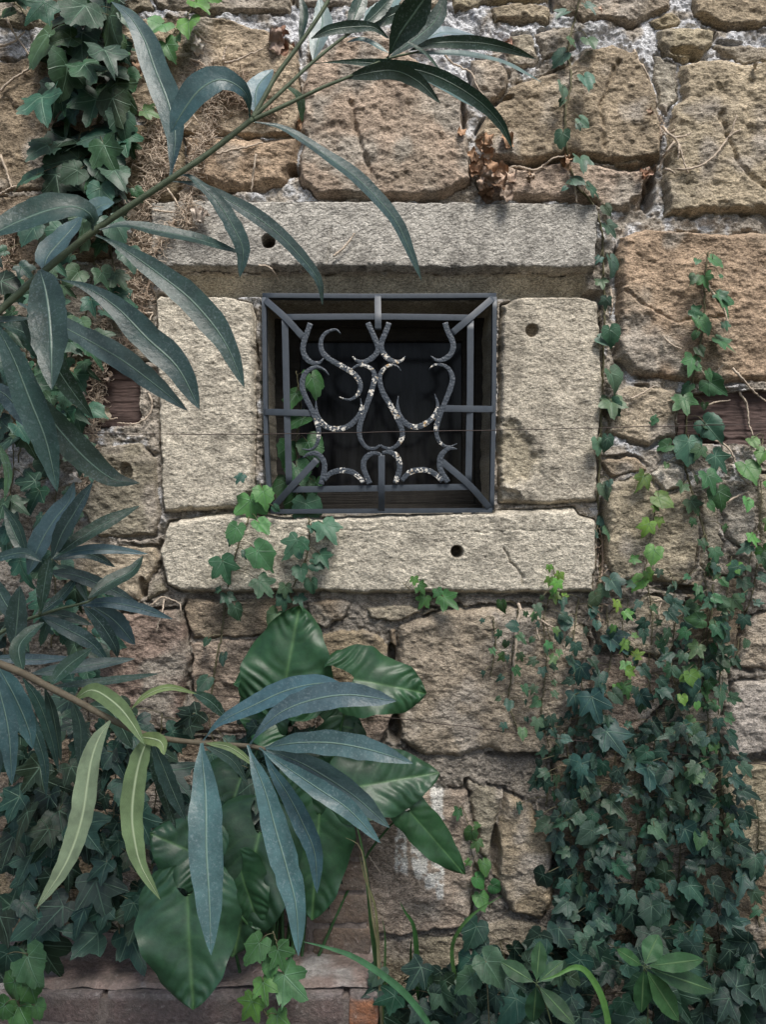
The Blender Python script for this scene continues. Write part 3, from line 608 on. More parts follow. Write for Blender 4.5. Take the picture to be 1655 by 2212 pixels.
def branch(stems, leaves, stem_mat, label):
    mb = MB()
    for pts, ds, r0, r1 in stems:
        q = [P(x, y, d) for (x, y), d in zip(pts, np.linspace(ds[0], ds[1], len(pts)))]; p = crv(q, 12 * len(pts))
        r = np.linspace(r0, r1, len(p)) / 1000 * (1 + 0.03 * np.sin(np.arange(len(p)) * 0.6)); tube(mb, p, r, 9)
    b = mb.build('branch', stem_mat, ole); b['label'] = label
    for lf in leaves:
        pts, wd, d0, d1, col = lf[:5]; kw = lf[5] if len(lf) > 5 else {}
        pale = kw.pop('pale', False); m = MB(); blade(m, pts, wd, d0, d1, col, **kw)
        m.build('leaf', M['oleander_pale' if pale else 'oleander'], b)
UP = [
 ([(368, 383), (376, 330), (378, 284), (362, 218), (335, 150), (311, 84), (277, 32), (240, 4)], 58, .72, .66, BL, dict(peak=.5)),
 ([(540, 257), (536, 214), (515, 187), (475, 172), (434, 192), (401, 232), (368, 287)], 64, .70, .74, BL, dict(arch=.02, peak=.6, nref=(0.1, -1, 0.2))),
 ([(200, 498), (199, 468), (167, 448), (117, 451), (50, 474), (0, 498), (-40, 520)], 76, .78, .84, MG, dict(peak=.5)),
 ([(193, 476), (212, 448), (247, 438)], 48, .76, .76, PB, dict(peak=.5)),
 ([(93, 583), (105, 550), (145, 505), (178, 466)], 62, .78, .74, BL),
 ([(86, 583), (100, 637), (109, 720), (112, 842)], 86, .80, .86, MG, dict(peak=.42, nref=(0, -1, .3))),
 ([(112, 600), (184, 620), (251, 663), (317, 730), (384, 794), (431, 884)], 66, .80, .80, MG, dict(peak=.62)),
 ([(207, 508), (250, 528), (294, 556), (350, 597), (418, 653), (485, 737), (528, 837)], 60, .79, .80, MG, dict(peak=.55)),
 ([(215, 497), (267, 486), (334, 498), (418, 515), (470, 530), (525, 549)], 38, .78, .70, MG, dict(peak=.5)),
 ([(368, 391), (401, 378), (434, 401), (468, 434), (501, 485), (525, 540), (518, 600)], 38, .73, .72, MG, dict(peak=.6)),
 ([(372, 392), (418, 398), (485, 428), (553, 468), (610, 513), (663, 570), (690, 610), (697, 660)], 36, .73, .66, MG, dict(peak=.5)),
 ([(548, 264), (603, 274), (653, 301), (720, 348), (770, 384), (820, 434), (860, 485), (890, 553), (911, 606)], 38, .70, .66, MG, dict(peak=.5)),
 ([(40, 655), (100, 685), (150, 713), (200, 740), (267, 780), (334, 830), (405, 887)], 58, .82, .74, BL, dict(peak=.5)),
 ([(-15, 690), (27, 770), (67, 870), (100, 954), (124, 1062)], 66, .84, .82, MG, dict(peak=.5)),
 ([(40, 680), (100, 760), (150, 837), (202, 905)], 46, .76, .70, DG),
 ([(60, 830), (110, 905), (160, 965), (205, 1008), (250, 1037), (302, 1043)], 62, .74, .70, DG, dict(peak=.5)),
 ([(-30, 830), (20, 860), (70, 930)], 42, .74, .72, BL),
 ([(0, 700), (60, 725), (115, 800)], 46, .74, .70, DG),
 ([(-40, 690), (0, 690), (70, 688)], 16, .80, .78, MG),
 ([(0, 960), (18, 1020), (10, 1080)], 18, .8, .8, LG),
 ([(757, 62), (770, 27), (792, -25)], 34, .62, .6, DG, dict(nref=(0, -1, -.4))),
 ([(783, 55), (815, 28), (855, -15)], 28, .62, .6, DG, dict(nref=(0, -1, -.4))),
 ([(672, 84), (713, 66), (760, 59), (807, 60), (840, 84)], 25, .64, .62, DG, dict(nref=(0, -1, -.4))),
 ([(834, 78), (870, 87), (920, 117), (962, 168)], 9, .62, .6, DG),
 ([(677, 130), (690, 80), (697, 45), (690, -5)], 46, .60, .56, PB),
 ([(837, 127), (864, 74), (897, 27), (930, -20)], 64, .63, .68, DG, dict(peak=.6, nref=(0, -1, -.4))),
 ([(843, 124), (904, 80), (944, 40), (962, -15)], 46, .60, .6, (0.06, 0.085, 0.07)),
 ([(885, 110), (937, 94), (1004, 92), (1054, 96), (1106, 108), (1158, 128)], 27, .61, .55, DG, dict(nref=(0, -1, -.4))),
 ([(885, 115), (987, 117), (1054, 127), (1106, 144), (1170, 178)], 25, .60, .52, PB),
 ([(900, 102), (917, 88), (960, 70), (1034, 80)], 36, .58, .52, PB),
 ([(674, 138), (737, 134), (804, 137), (854, 144), (920, 157), (987, 187), (1048, 230), (1088, 277), (1107, 322)], 33, .64, .58, DG, dict(peak=.6, nref=(0, -1, -.4))),
 ([(745, 170), (804, 157), (854, 154), (904, 177), (952, 224)], 35, .64, .62, (0.035, 0.07, 0.05), dict(nref=(0, -1, -.4))),
 ([(870, 150), (914, 170), (960, 190), (1026, 232)], 27, .60, .56, PB),
 ([(551, 245), (556, 190), (590, 150)], 46, .66, .62, PB),
 ([(615, 185), (647, 213), (653, 264)], 20, .64, .62, LG),
 ([(648, 92), (657, 33), (646, -15)], 20, .65, .64, DG),
 ([(840, 115), (787, 87), (748, 92)], 16, .6, .6, PB),
 ([(790, 62), (850, 32), (900, 8)], 28, .61, .58, DG, dict(nref=(0, -1, -.4))),
 ([(785, 45), (830, 20), (870, -10)], 42, .56, .52, PB)]
branch([([(-120, 760), (-30, 692), (0, 670), (100, 582), (205, 498), (370, 386), (450, 332), (545, 258)], (.84, .70), 4.2, 3.3),
        ([(545, 258), (572, 208), (600, 160), (650, 92), (700, 18), (740, -60)], (.70, .64), 3.0, 2.4),
        ([(545, 256), (620, 187), (677, 134), (753, 74), (810, 45)], (.70, .60), 2.8, 1.6),
        ([(545, 260), (620, 226), (700, 188), (755, 166), (830, 130), (905, 112)], (.70, .60), 2.8, 1.4)], UP, M['stem_green'], 'upper branch crossing in front of the lintel')
MID = [
 ([(112, 1206), (135, 1150), (165, 1100), (201, 1040)], 42, .56, .58, MG), ([(114, 1206), (167, 1166), (234, 1126), (302, 1092)], 34, .57, .5, DG), ([(114, 1206), (167, 1190), (234, 1186), (320, 1196)], 23, .55, .5, BL),
 ([(114, 1208), (190, 1196), (250, 1225)], 22, .52, .48, MG), ([(60, 1240), (87, 1173), (117, 1123), (150, 1080), (160, 1040)], 56, .54, .56, BL), ([(108, 1200), (97, 1256), (88, 1322)], 34, .6, .6, DG), ([(90, 1212), (50, 1194), (0, 1203), (-30, 1215)], 24, .56, .56, MG),
 ([(100, 1234), (167, 1243), (234, 1270), (302, 1304)], 29, .52, .48, MG), ([(190, 1292), (234, 1260), (284, 1233), (309, 1200)], 37, .56, .5, DG), ([(160, 1306), (234, 1301), (301, 1313), (374, 1337)], 27, .55, .5, BL), ([(180, 1308), (217, 1346), (247, 1393), (254, 1420)], 29, .55, .52, MG),
 ([(195, 1306), (247, 1340), (292, 1392)], 42, .52, .48, BL), ([(88, 1330), (134, 1353), (194, 1386), (235, 1430)], 33, .56, .54, MG), ([(30, 1400), (37, 1340), (43, 1265)], 52, .6, .62, MG), ([(49, 1450), (40, 1400), (60, 1370), (95, 1343)], 38, .68, .64, DG),
 ([(-20, 1420), (80, 1424), (158, 1420)], 24, .6, .58, BL), ([(66, 1455), (167, 1440), (292, 1422)], 31, .62, .55, MG), ([(108, 1480), (144, 1440), (200, 1398)], 34, .68, .66, DG), ([(112, 1482), (234, 1470), (345, 1454)], 19, .66, .58, DG), ([(120, 1220), (160, 1240), (190, 1300)], 22, .5, .5, MG), ([(40, 1340), (10, 1300), (-20, 1240)], 34, .55, .55, MG),
 ([(70, 1335), (130, 1290), (170, 1240)], 26, .54, .5, DG), ([(10, 1100), (40, 1170), (75, 1215)], 26, .5, .52, DG), ([(5, 1090), (40, 1140), (60, 1210)], 18, .58, .55, MG), ([(85, 1325), (140, 1330), (200, 1350)], 24, .5, .48, MG)]
branch([([(-60, 1400), (40, 1345), (90, 1327), (134, 1313), (187, 1300), (212, 1284)], (.58, .54), 3.2, 1.6), ([(85, 1328), (100, 1270), (112, 1206)], (.57, .56), 2.2, 1.6)], MID, M['stem_green'], 'small leafy side branch beside the left of the sill')
LOW = [
 ([(-5, 1436), (33, 1507), (60, 1570), (71, 1617)], 52, .74, .74, BL), ([(-15, 1440), (17, 1570), (26, 1695)], 46, .76, .76, BL), ([(50, 1464), (84, 1517), (110, 1590), (126, 1662)], 27, .72, .68, MG), ([(97, 1484), (114, 1540), (132, 1645)], 24, .72, .68, MG), ([(157, 1515), (174, 1574), (172, 1660)], 30, .73, .7, MG),
 ([(160, 1510), (200, 1490), (250, 1520), (284, 1560), (312, 1608)], 36, .76, .82, PG, dict(pale=True)), ([(322, 1588), (302, 1640), (290, 1700), (285, 1760), (290, 1810), (305, 1870), (346, 1942)], 50, .80, .84, PG, dict(pale=True, peak=.32)),
 ([(238, 1556), (214, 1592), (197, 1640), (187, 1700), (178, 1760), (157, 1830), (127, 1890), (78, 1962)], 54, .80, .86, (0.17, 0.26, 0.17), dict(pale=True, peak=.42)), ([(284, 1530), (317, 1500), (367, 1484), (425, 1498)], 15, .76, .74, PG, dict(pale=True)), ([(415, 1494), (455, 1515), (490, 1552)], 26, .72, .7, DG),
 ([(187, 1522), (240, 1537), (286, 1615)], 42, .72, .7, DG), ([(300, 1590), (345, 1600), (355, 1630)], 30, .80, .82, PG, dict(pale=True)),
 ([(438, 1600), (474, 1560), (553, 1520), (620, 1490), (690, 1475), (745, 1481)], 50, .76, .78, BL, dict(peak=.6)), ([(540, 1607), (560, 1580), (603, 1540), (670, 1512), (754, 1500), (856, 1514)], 58, .80, .82, BL, dict(peak=.58)),
 ([(568, 1616), (637, 1604), (720, 1604), (804, 1620), (892, 1648)], 54, .80, .84, BL, dict(peak=.5)), ([(570, 1616), (640, 1642), (700, 1675), (770, 1722), (842, 1787)], 54, .79, .80, BL, dict(peak=.5)), ([(560, 1614), (610, 1650), (687, 1702), (754, 1748), (822, 1820)], 42, .82, .84, BL, dict(peak=.55)),
 ([(566, 1616), (590, 1665), (622, 1715), (653, 1775), (680, 1842), (685, 1928)], 42, .80, .80, BL, dict(peak=.55)), ([(535, 1608), (550, 1650), (573, 1708), (596, 1792), (620, 1875), (640, 1959), (645, 2064)], 60, .82, .88, BL, dict(peak=.52)),
 ([(436, 1604), (437, 1640), (443, 1700), (445, 1760), (446, 1840), (452, 1940), (456, 2062)], 74, .82, .90, BL, dict(peak=.48, nref=(0, -1, .25))), ([(440, 1606), (500, 1640), (535, 1690)], 22, .76, .74, MG), ([(330, 1600), (370, 1700), (400, 1770)], 36, .70, .66, MG), ([(320, 1600), (350, 1700), (380, 1790)], 26, .68, .66, DG), ([(445, 1604), (500, 1615), (560, 1660)], 16, .8, .8, PG, dict(pale=True)),
 ([(20, 1450), (60, 1540), (95, 1640), (100, 1720)], 26, .66, .64, MG), ([(-20, 1470), (0, 1560), (-5, 1690)], 34, .70, .7, MG)]
branch([([(-120, 1380), (-20, 1425), (50, 1454), (100, 1480), (160, 1510), (234, 1550), (320, 1587), (434, 1604), (534, 1610), (574, 1618)], (.76, .80), 5.0, 2.4)], LOW, M['stem_brown'], 'lower woody branch with drooping leaves')

# ------------------------------------------------------------------ ivy
ANG = np.radians([-180, -165, -150, -135, -122, -110, -98, -88, -78, -66, -56, -53, -50, -47, -44, -34, -24, -14, -7, -3.5, 0, 3.5, 7, 14, 24, 34, 44, 47, 50, 53, 56, 66, 78, 88, 98, 110, 122, 135, 150, 165, 180])
LOB = dict(star=([0, 24, 50, 78, 110, 140, 165, 180], [1.0, .52, .80, .44, .52, .40, .24, .10]), heart=([0, 24, 50, 78, 110, 140, 165, 180], [1.0, .72, .68, .56, .54, .48, .34, .12]), arrow=([0, 22, 50, 78, 110, 140, 165, 180], [1.15, .50, .60, .40, .50, .42, .26, .1]))
RINGS = [0.0, 0.18, 0.42, 0.68, 0.87, 1.0]
VW = np.clip(1 - np.abs(np.degrees(ANG)) / 3.4, 0, 1) + np.clip(1 - np.abs(np.abs(np.degrees(ANG)) - 50) / 2.9, 0, 1) + np.clip(1 - np.abs(np.abs(np.degrees(ANG)) - 110) / 9, 0, 1) * .6
def ivy_leaf(mb, pos, tipdir, nrm, size, col, shape='star', vein=0.5, vcol=(0.28, 0.40, 0.30)):
    k = LOB[shape]; dg = np.abs(np.degrees(ANG)); R = np.interp(dg, k[0], k[1]); R = R * (1 + 0.05 * NR.randn(len(R))); R[-1] = R[0]
    R = R * np.where(ANG > 0, RNG.uniform(.85, 1.1), RNG.uniform(.85, 1.1))
    n = Vector(nrm).normalized(); t = Vector(tipdir); t = (t - n * t.dot(n)).normalized(); sd_ = t.cross(n)
    t, n, sd_ = np.array(t), np.array(n), np.array(sd_)
    rg = np.array(RINGS)[:, None]; x = rg * R * np.sin(ANG) ; y = rg * R * np.cos(ANG)
    dr = RNG.uniform(.05, .45); fo = RNG.uniform(-.05, .3); cup = RNG.uniform(-.1, .25)
    z = -dr * np.clip(y, 0, 2)**2 + fo * np.abs(x) - cup * x * x + 0.035 * np.sin(x * 9 + pos[0] * 99)
    V_ = np.asarray(pos)[None, None] + size * (x[..., None] * sd_ + y[..., None] * t + z[..., None] * n)
    na = len(ANG); f = [(i * na + j, i * na + j + 1, (i + 1) * na + j + 1, (i + 1) * na + j) for i in range(1, len(RINGS) - 1) for j in range(na - 1)]
    f += [(0, na + j + 1, na + j) for j in range(na - 1)]
    c_ = np.tile(np.array(col) * RNG.uniform(.8, 1.25), (len(RINGS), na, 1)); vv = np.zeros((len(RINGS), na, 1))
    blot = np.clip(0.5 + 0.5 * NR.randn(len(RINGS), na, 1) * .5, 0, 1) * .18; c_ = c_ * (1 - blot * .5)
    c_ = c_ * (1 - vv) + vv * np.array(vcol); mb.add(V_.reshape(-1, 3), f, c_.reshape(-1, 3), np.stack([x.ravel(), y.ravel()], 1))
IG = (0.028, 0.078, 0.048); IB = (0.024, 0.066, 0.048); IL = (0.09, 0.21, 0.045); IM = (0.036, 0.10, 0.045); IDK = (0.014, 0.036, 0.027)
NV = [0]
def vine(pts, n, size, label, col=IG, spread=30, off=(0.015, 0.05), shapes=('star', 'heart'), vein=.5, explicit=None, stem=True, base=None, group=None, colj=None, depth=None, tr=1.3, droop=1.0, tcol=None, k=0.84):
    """one ivy strand: a stem hugging the wall and its leaves; size = (at the start, at the end) in mm"""
    pp = crv([(x, y, 0) for x, y in pts], max(24, len(pts) * 12)); dd = np.array([(depth if depth is not None else Hat(x, y)) for x, y, _ in pp])
    ker = np.ones(5) / 5; dd = np.convolve(np.pad(dd, 2, 'edge'), ker, 'valid'); dd = np.maximum(dd, -0.03) + 0.005
    path = np.array([P(x, y, d) for (x, y, _), d in zip(pp, dd)])
    root = thing('ivy_vine', Vector(path[-1 if base is None else base]), label, 'ivy', group or 'ivy strands growing on the wall')
    sm = MB(); lm = MB()
    tube(sm, path + NR.randn(*path.shape) * 0.0008, np.linspace(tr, tr * 1.25, len(path)) / 1000, 6)
    lv = []; base_col = col
    if explicit:
        for e in explicit: lv.append(e)
    for i in range(n):
        t = (i + RNG.uniform(.2, .8)) / n; q = t * (len(pp) - 1); j = min(int(q), len(pp) - 2); x, y = pp[j, :2] + (pp[j + 1, :2] - pp[j, :2]) * (q - j)
        s = size[0] + (size[1] - size[0]) * t; s *= RNG.uniform(.55, 1.25); sgn = 1 if i % 2 else -1
        dx = sgn * abs(RNG.gauss(.75, .45)) * spread; lv.append((x + dx, y + RNG.uniform(-.3, .4) * s, s, RNG.gauss(0, 28) + np.sign(dx) * min(55, abs(dx) * 1.1) * droop, None, (x, y)))
    for e in lv:
        x, y, s, ang, cc, anc = (list(e) + [None] * 6)[:6]
        j = int(np.argmin(np.hypot(pp[:, 0] - x, pp[:, 1] - y))) if anc is None else int(np.argmin(np.hypot(pp[:, 0] - anc[0], pp[:, 1] - anc[1])))
        d = dd[j] + RNG.uniform(*off); pos = np.array(P(x, y, d)); a = math.radians(ang)
        nr = (RNG.gauss(0, .42), -1, RNG.uniform(-.05, .95)); td = (math.sin(a), RNG.uniform(-.2, .1), -math.cos(a))
        col = tuple(q_ * w_ for q_, w_ in zip(base_col, (RNG.uniform(.7, 1.5),) * 3)); col = (col[0] * RNG.uniform(.8, 1.5), col[1], col[2] * RNG.uniform(.7, 1.15)); c0 = cc or (col if colj is None or RNG.random() > colj[1] else colj[0])
        pos2 = pos - np.array([math.sin(a), 0, -math.cos(a)]) * s * .45 / 1000 * (0 if cc is not None and anc is None else .6)
        ivy_leaf(lm, pos2, td, nr, s * k / 1000 * (1 - d / CAMD), c0, RNG.choice(shapes), vein)
        b0 = path[max(j - 2, 0)]; mid = (b0 + pos2) / 2 + np.array([0, -.006, .008]); tube(sm, crv([b0, mid, pos2], 6), .0007, 5)
    sm.build('stem', M['vine'], root); lm.build('foliage', M['ivy'], root)
    return root

# thick strand at the upper left
vine([(185, -60), (200, 80), (215, 220), (205, 340), (215, 440), (205, 560)], 20, (64, 56), 'thick dark ivy strand hanging at the top left, left of the oleander leaf', IG, 62, (.02, .10), ('heart', 'star', 'heart'), .45,
     [(175, 40, 92, -20), (90, 95, 90, -35), (180, 95, 84, 5), (250, 60, 88, 20), (235, 130, 74, 25), (145, 165, 80, -5), (265, 200, 76, 35), (205, 235, 82, -10), (100, 235, 84, 20), (225, 300, 84, -60), (270, 310, 72, 15), (150, 350, 80, -70), (95, 330, 66, -30), (255, 385, 62, 30), (125, 400, 74, 10), (60, 385, 64, -70), (205, 395, 70, 0), (265, 265, 60, 20), (130, 210, 60, 10), (30, 0, 70, -50), (85, 20, 60, -40)], tr=3, k=.98)
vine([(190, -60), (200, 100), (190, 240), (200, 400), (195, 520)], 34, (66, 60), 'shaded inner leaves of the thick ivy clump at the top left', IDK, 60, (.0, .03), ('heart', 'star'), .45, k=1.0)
vine([(225, -60), (240, 40), (262, 130), (275, 260), (262, 400), (240, 520), (250, 600)], 16, (56, 46), 'ivy strand with small leaves edging the dead roots, right side of the top left clump', IM, 34, (.02, .06), ('heart', 'star'), .4)
vine([(-30, -40), (30, 5), (60, 40)], 3, (60, 60), 'few pale ivy leaves in the top left corner', IM, 30)
vine([(430, -40), (420, 10), (385, 60), (358, 95)], 0, (50, 50), 'bright young ivy shoot on bare wall at the top, between two oleander leaves', IL, 20, (.02, .04), ('heart',), .35,
     [(408, 45, 60, 10, IL), (358, 95, 56, 25, (.06, .16, .05)), (350, 52, 56, -30, (.07, .17, .06)), (425, 5, 50, 40, IL), (458, -5, 30, 60, IL), (382, 80, 36, 40, (.06, .16, .05))])
# left side mass behind the oleander
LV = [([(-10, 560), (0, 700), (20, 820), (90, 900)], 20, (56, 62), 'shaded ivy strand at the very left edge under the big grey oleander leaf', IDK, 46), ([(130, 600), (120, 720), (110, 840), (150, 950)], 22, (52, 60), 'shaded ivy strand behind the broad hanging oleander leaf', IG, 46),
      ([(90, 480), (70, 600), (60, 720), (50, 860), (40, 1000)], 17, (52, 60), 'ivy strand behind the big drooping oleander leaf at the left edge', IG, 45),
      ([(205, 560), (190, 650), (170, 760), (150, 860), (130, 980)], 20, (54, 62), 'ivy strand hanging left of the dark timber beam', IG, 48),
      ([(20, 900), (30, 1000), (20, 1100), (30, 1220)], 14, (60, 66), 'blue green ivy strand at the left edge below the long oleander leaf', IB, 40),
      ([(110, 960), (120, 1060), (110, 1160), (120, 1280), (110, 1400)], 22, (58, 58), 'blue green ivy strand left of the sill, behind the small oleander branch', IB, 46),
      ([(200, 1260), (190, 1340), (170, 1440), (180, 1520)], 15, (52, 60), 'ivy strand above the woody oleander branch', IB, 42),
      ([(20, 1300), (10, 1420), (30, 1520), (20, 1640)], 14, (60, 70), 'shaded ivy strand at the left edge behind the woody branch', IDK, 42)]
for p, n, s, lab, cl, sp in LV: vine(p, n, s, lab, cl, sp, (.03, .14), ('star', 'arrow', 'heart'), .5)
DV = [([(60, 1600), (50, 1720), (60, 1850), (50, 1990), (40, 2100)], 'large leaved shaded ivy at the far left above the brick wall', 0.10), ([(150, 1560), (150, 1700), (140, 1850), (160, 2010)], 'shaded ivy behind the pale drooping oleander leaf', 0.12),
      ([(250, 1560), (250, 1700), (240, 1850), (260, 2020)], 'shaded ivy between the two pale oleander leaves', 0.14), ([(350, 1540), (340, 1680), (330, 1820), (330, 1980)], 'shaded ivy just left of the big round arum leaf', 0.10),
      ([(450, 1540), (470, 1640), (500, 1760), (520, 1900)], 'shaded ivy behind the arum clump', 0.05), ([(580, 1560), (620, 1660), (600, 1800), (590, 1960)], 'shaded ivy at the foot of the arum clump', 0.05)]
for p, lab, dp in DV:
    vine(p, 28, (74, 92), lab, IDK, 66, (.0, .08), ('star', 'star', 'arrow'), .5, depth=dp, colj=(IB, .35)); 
# strands over the sill
vine([(585, 1020), (560, 1050), (545, 1100), (520, 1160), (500, 1230), (488, 1290), (480, 1360), (465, 1440), (455, 1520)], 9, (38, 46), 'light green ivy strand crossing the sill below the left corner of the grille', IB, 34, (.015, .05), ('star', 'heart'), .5,
     [(540, 1080, 84, 5, (.09, .23, .075)), (568, 1060, 66, 10, (.075, .2, .055)), (512, 1140, 60, -10, (.08, .21, .08)), (556, 1190, 76, 40, (.07, .19, .08)), (480, 1212, 72, 20, (.04, .11, .06)), (562, 1255, 64, 40, (.05, .12, .06)), (560, 1130, 50, 30, (.06, .17, .05)), (490, 1285, 50, 10, IG)], tr=1.6, k=.72)
vine([(655, 1075), (665, 1110), (668, 1170), (655, 1225), (636, 1262), (620, 1300), (600, 1340), (570, 1400), (540, 1440)], 9, (34, 44), 'ivy strand hanging over the sill from inside the grille', IG, 26, (.015, .04), ('star', 'heart'), .5,
     [(660, 1088, 78, 0, (.05, .13, .075)), (700, 1132, 70, 30, (.05, .125, .075)), (640, 1166, 68, -35, (.05, .125, .075)), (692, 1198, 52, 30, (.045, .12, .07)), (650, 1228, 44, 15, (.045, .12, .07)), (672, 1256, 36, 10, (.05, .12, .07)), (612, 1288, 42, 10, IG), (645, 1290, 34, 20, IG)], tr=1.6, k=.76)
vine([(640, 800), (650, 880), (640, 960), (650, 1040), (660, 1090)], 0, (50, 50), 'dark green ivy growing inside the window behind the left bars of the grille', (.035, .10, .035), 24, (.0, .02), ('heart',), .3,
     [(675, 815, 60, 20, (.04, .11, .035)), (640, 850, 62, -10, (.04, .11, .035)), (655, 905, 60, -50, (.035, .1, .035)), (665, 955, 64, 20, (.035, .1, .035)), (622, 965, 62, -10, (.035, .1, .035)), (640, 1010, 60, 20, (.03, .09, .035)), (680, 1040, 56, 0, (.03, .09, .035)), (615, 1040, 56, 10, (.03, .08, .03)), (640, 1075, 60, -20, (.03, .08, .03))], depth=-0.07)
vine([(870, 1258), (890, 1275), (915, 1285), (950, 1295)], 0, (20, 20), 'tiny bright ivy sprig on the lower edge of the sill', IL, 12, (.01, .03), ('star',), .2, [(905, 1262, 30, 30, (.07, .17, .05)), (918, 1290, 36, -30, (.07, .18, .05)), (960, 1290, 46, 50, (.06, .17, .05)), (895, 1248, 22, 0, IL), (945, 1275, 28, 20, (.05, .14, .05))], tr=.8)
vine([(1205, 1300), (1200, 1260), (1196, 1225)], 7, (26, 22), 'small bright ivy sprig climbing the right end of the sill', IL, 12, (.01, .03), ('star',), .2, tr=.8)
# long thin strand from the top along the window's right side
vine([(1262, -40), (1240, 50), (1228, 110), (1235, 170), (1222, 240), (1225, 320), (1232, 360), (1248, 405), (1280, 440), (1300, 500), (1302, 560), (1306, 640), (1304, 760), (1300, 880), (1296, 1000), (1292, 1100), (1298, 1200), (1290, 1290)], 14, (26, 34), 'long thin ivy strand running from the top down the right side of the window', (.045, .105, .075), 20, (.012, .03), ('heart', 'star'), .45,
     [(1272, 20, 36, 30), (1215, 35, 40, -40), (1275, 95, 40, 15), (1210, 125, 38, -50), (1265, 178, 42, 10), (1215, 200, 40, 0), (1262, 265, 34, 50), (1216, 300, 40, 0), (1255, 355, 44, 0), (1245, 395, 38, 50), (1285, 408, 46, 70), (1320, 495, 42, 40), (1322, 572, 44, 10), (1300, 615, 34, 10), (1318, 725, 44, 0), (1325, 820, 52, 20), (1320, 880, 56, 0), (1312, 958, 40, 0), (1308, 1060, 38, 20), (1330, 1150, 60, 50), (1300, 1130, 38, 0), (1270, 1130, 56, -20), (1325, 1265, 50, 20), (1285, 1300, 40, 0)], tr=2.2)
# right hand strand
vine([(1530, 545), (1522, 620), (1520, 700), (1505, 780), (1490, 860), (1482, 930), (1480, 1000), (1500, 1080), (1525, 1160), (1540, 1260), (1530, 1380), (1520, 1500)], 34, (26, 40), 'green ivy strand hanging over the orange stone at the right and past the timber beam', IM, 34, (.012, .05), ('heart', 'star'), .4,
     [(1540, 560, 36, 50, (.06, .17, .06)), (1522, 598, 40, 20, (.07, .18, .07)), (1555, 645, 56, 30, (.06, .16, .07)), (1510, 690, 50, 20, (.07, .18, .07)), (1552, 735, 60, 40, (.06, .16, .07)), (1495, 775, 56, -20, (.06, .16, .06)), (1532, 825, 50, 55, (.06, .16, .07)), (1480, 875, 52, 10), (1525, 915, 60, 40, (.04, .11, .07)), (1488, 955, 66, 0, (.04, .11, .07)), (1545, 985, 66, 45, (.04, .11, .07)), (1535, 1040, 54, 20), (1500, 1095, 50, 30), (1555, 1075, 50, 10)], tr=2)
G2 = 'young light green ivy shoots among the dark ivy'
vine([(1412, 1030), (1415, 1100), (1405, 1160), (1395, 1220), (1390, 1270)], 9, (40, 34), 'bright green ivy shoot on the wall right of the sill', IL, 22, (.02, .05), ('heart', 'star'), .25, group=G2, tr=1)
vine([(1650, 940), (1640, 1010), (1645, 1090), (1630, 1170), (1610, 1240)], 9, (48, 40), 'bright green ivy shoot at the right edge below the timber beam', (.07, .18, .05), 26, (.02, .05), ('heart', 'star'), .25, group=G2, tr=1)
vine([(1360, 1290), (1345, 1350), (1350, 1420), (1360, 1500)], 9, (34, 28), 'bright yellow green ivy shoot below the right end of the sill', IL, 20, (.02, .05), ('star',), .2, group=G2, tr=1)
vine([(1175, 1330), (1190, 1385), (1200, 1440)], 5, (32, 28), 'pale green ivy shoot with a bent dry stem under the sill', (.08, .2, .07), 18, (.02, .05), ('star',), .2, group=G2, tr=1)
vine([(1500, 1440), (1480, 1500), (1490, 1540)], 4, (36, 30), 'lone bright ivy shoot in the middle of the dark ivy', (.09, .22, .05), 18, (.04, .07), ('heart',), .2, group=G2, tr=1)
vine([(1000, 1740), (1015, 1790), (1020, 1840), (1040, 1900), (1060, 1960)], 9, (30, 30), 'small green ivy shoot in the crack beside the paint-streaked stone', (.045, .13, .04), 18, (.01, .03), ('star', 'heart'), .2, tr=1)
RV = [([(1120, 1310), (1112, 1370), (1105, 1450), (1100, 1520), (1130, 1600)], 20, (30, 28), 'thin ivy strand with a knobbly pale stem under the sill', 22, IM),
      ([(1065, 1330), (1070, 1390), (1060, 1460)], 7, (28, 24), 'sparse ivy sprig on the big stone under the sill', 16, IM),
      ([(1190, 1280), (1175, 1340), (1180, 1440), (1170, 1540), (1190, 1640), (1180, 1740)], 34, (30, 38), 'ivy strand left of the star shaped leaves', 30, IG),
      ([(1250, 1290), (1240, 1400), (1260, 1500), (1240, 1600), (1260, 1700), (1240, 1830)], 34, (36, 48), 'ivy strand under the right end of the sill', 34, IB),
      ([(1310, 1310), (1320, 1420), (1300, 1520), (1330, 1620), (1310, 1760), (1320, 1900)], 34, (40, 54), 'ivy strand with star shaped veined leaves', 36, IB),
      ([(1400, 1260), (1410, 1350), (1400, 1460), (1420, 1560), (1400, 1700), (1410, 1860)], 40, (32, 54), 'ivy strand next to the one with star shaped leaves', 34, IG),
      ([(1450, 1240), (1460, 1330), (1450, 1430), (1470, 1540), (1450, 1680), (1470, 1820)], 46, (34, 50), 'dense small leaved ivy strand in the middle right', 32, IG),
      ([(1520, 1230), (1530, 1330), (1510, 1440), (1530, 1560), (1510, 1700), (1530, 1850)], 50, (34, 52), 'dense ivy strand falling from the beam strand', 34, IM),
      ([(1580, 1200), (1570, 1300), (1560, 1420), (1550, 1560), (1560, 1700), (1570, 1850)], 46, (34, 50), 'dense ivy strand left of the whitish stone at the right edge', 30, IG),
      ([(1640, 1190), (1625, 1280), (1600, 1360), (1590, 1440)], 16, (40, 36), 'ivy strand at the right edge above the whitish stone', 28, IG),
      ([(1630, 1700), (1640, 1800), (1630, 1900), (1640, 2000)], 16, (44, 60), 'sparse ivy strand at the right edge over the stone with a round hole', 34, IB)]
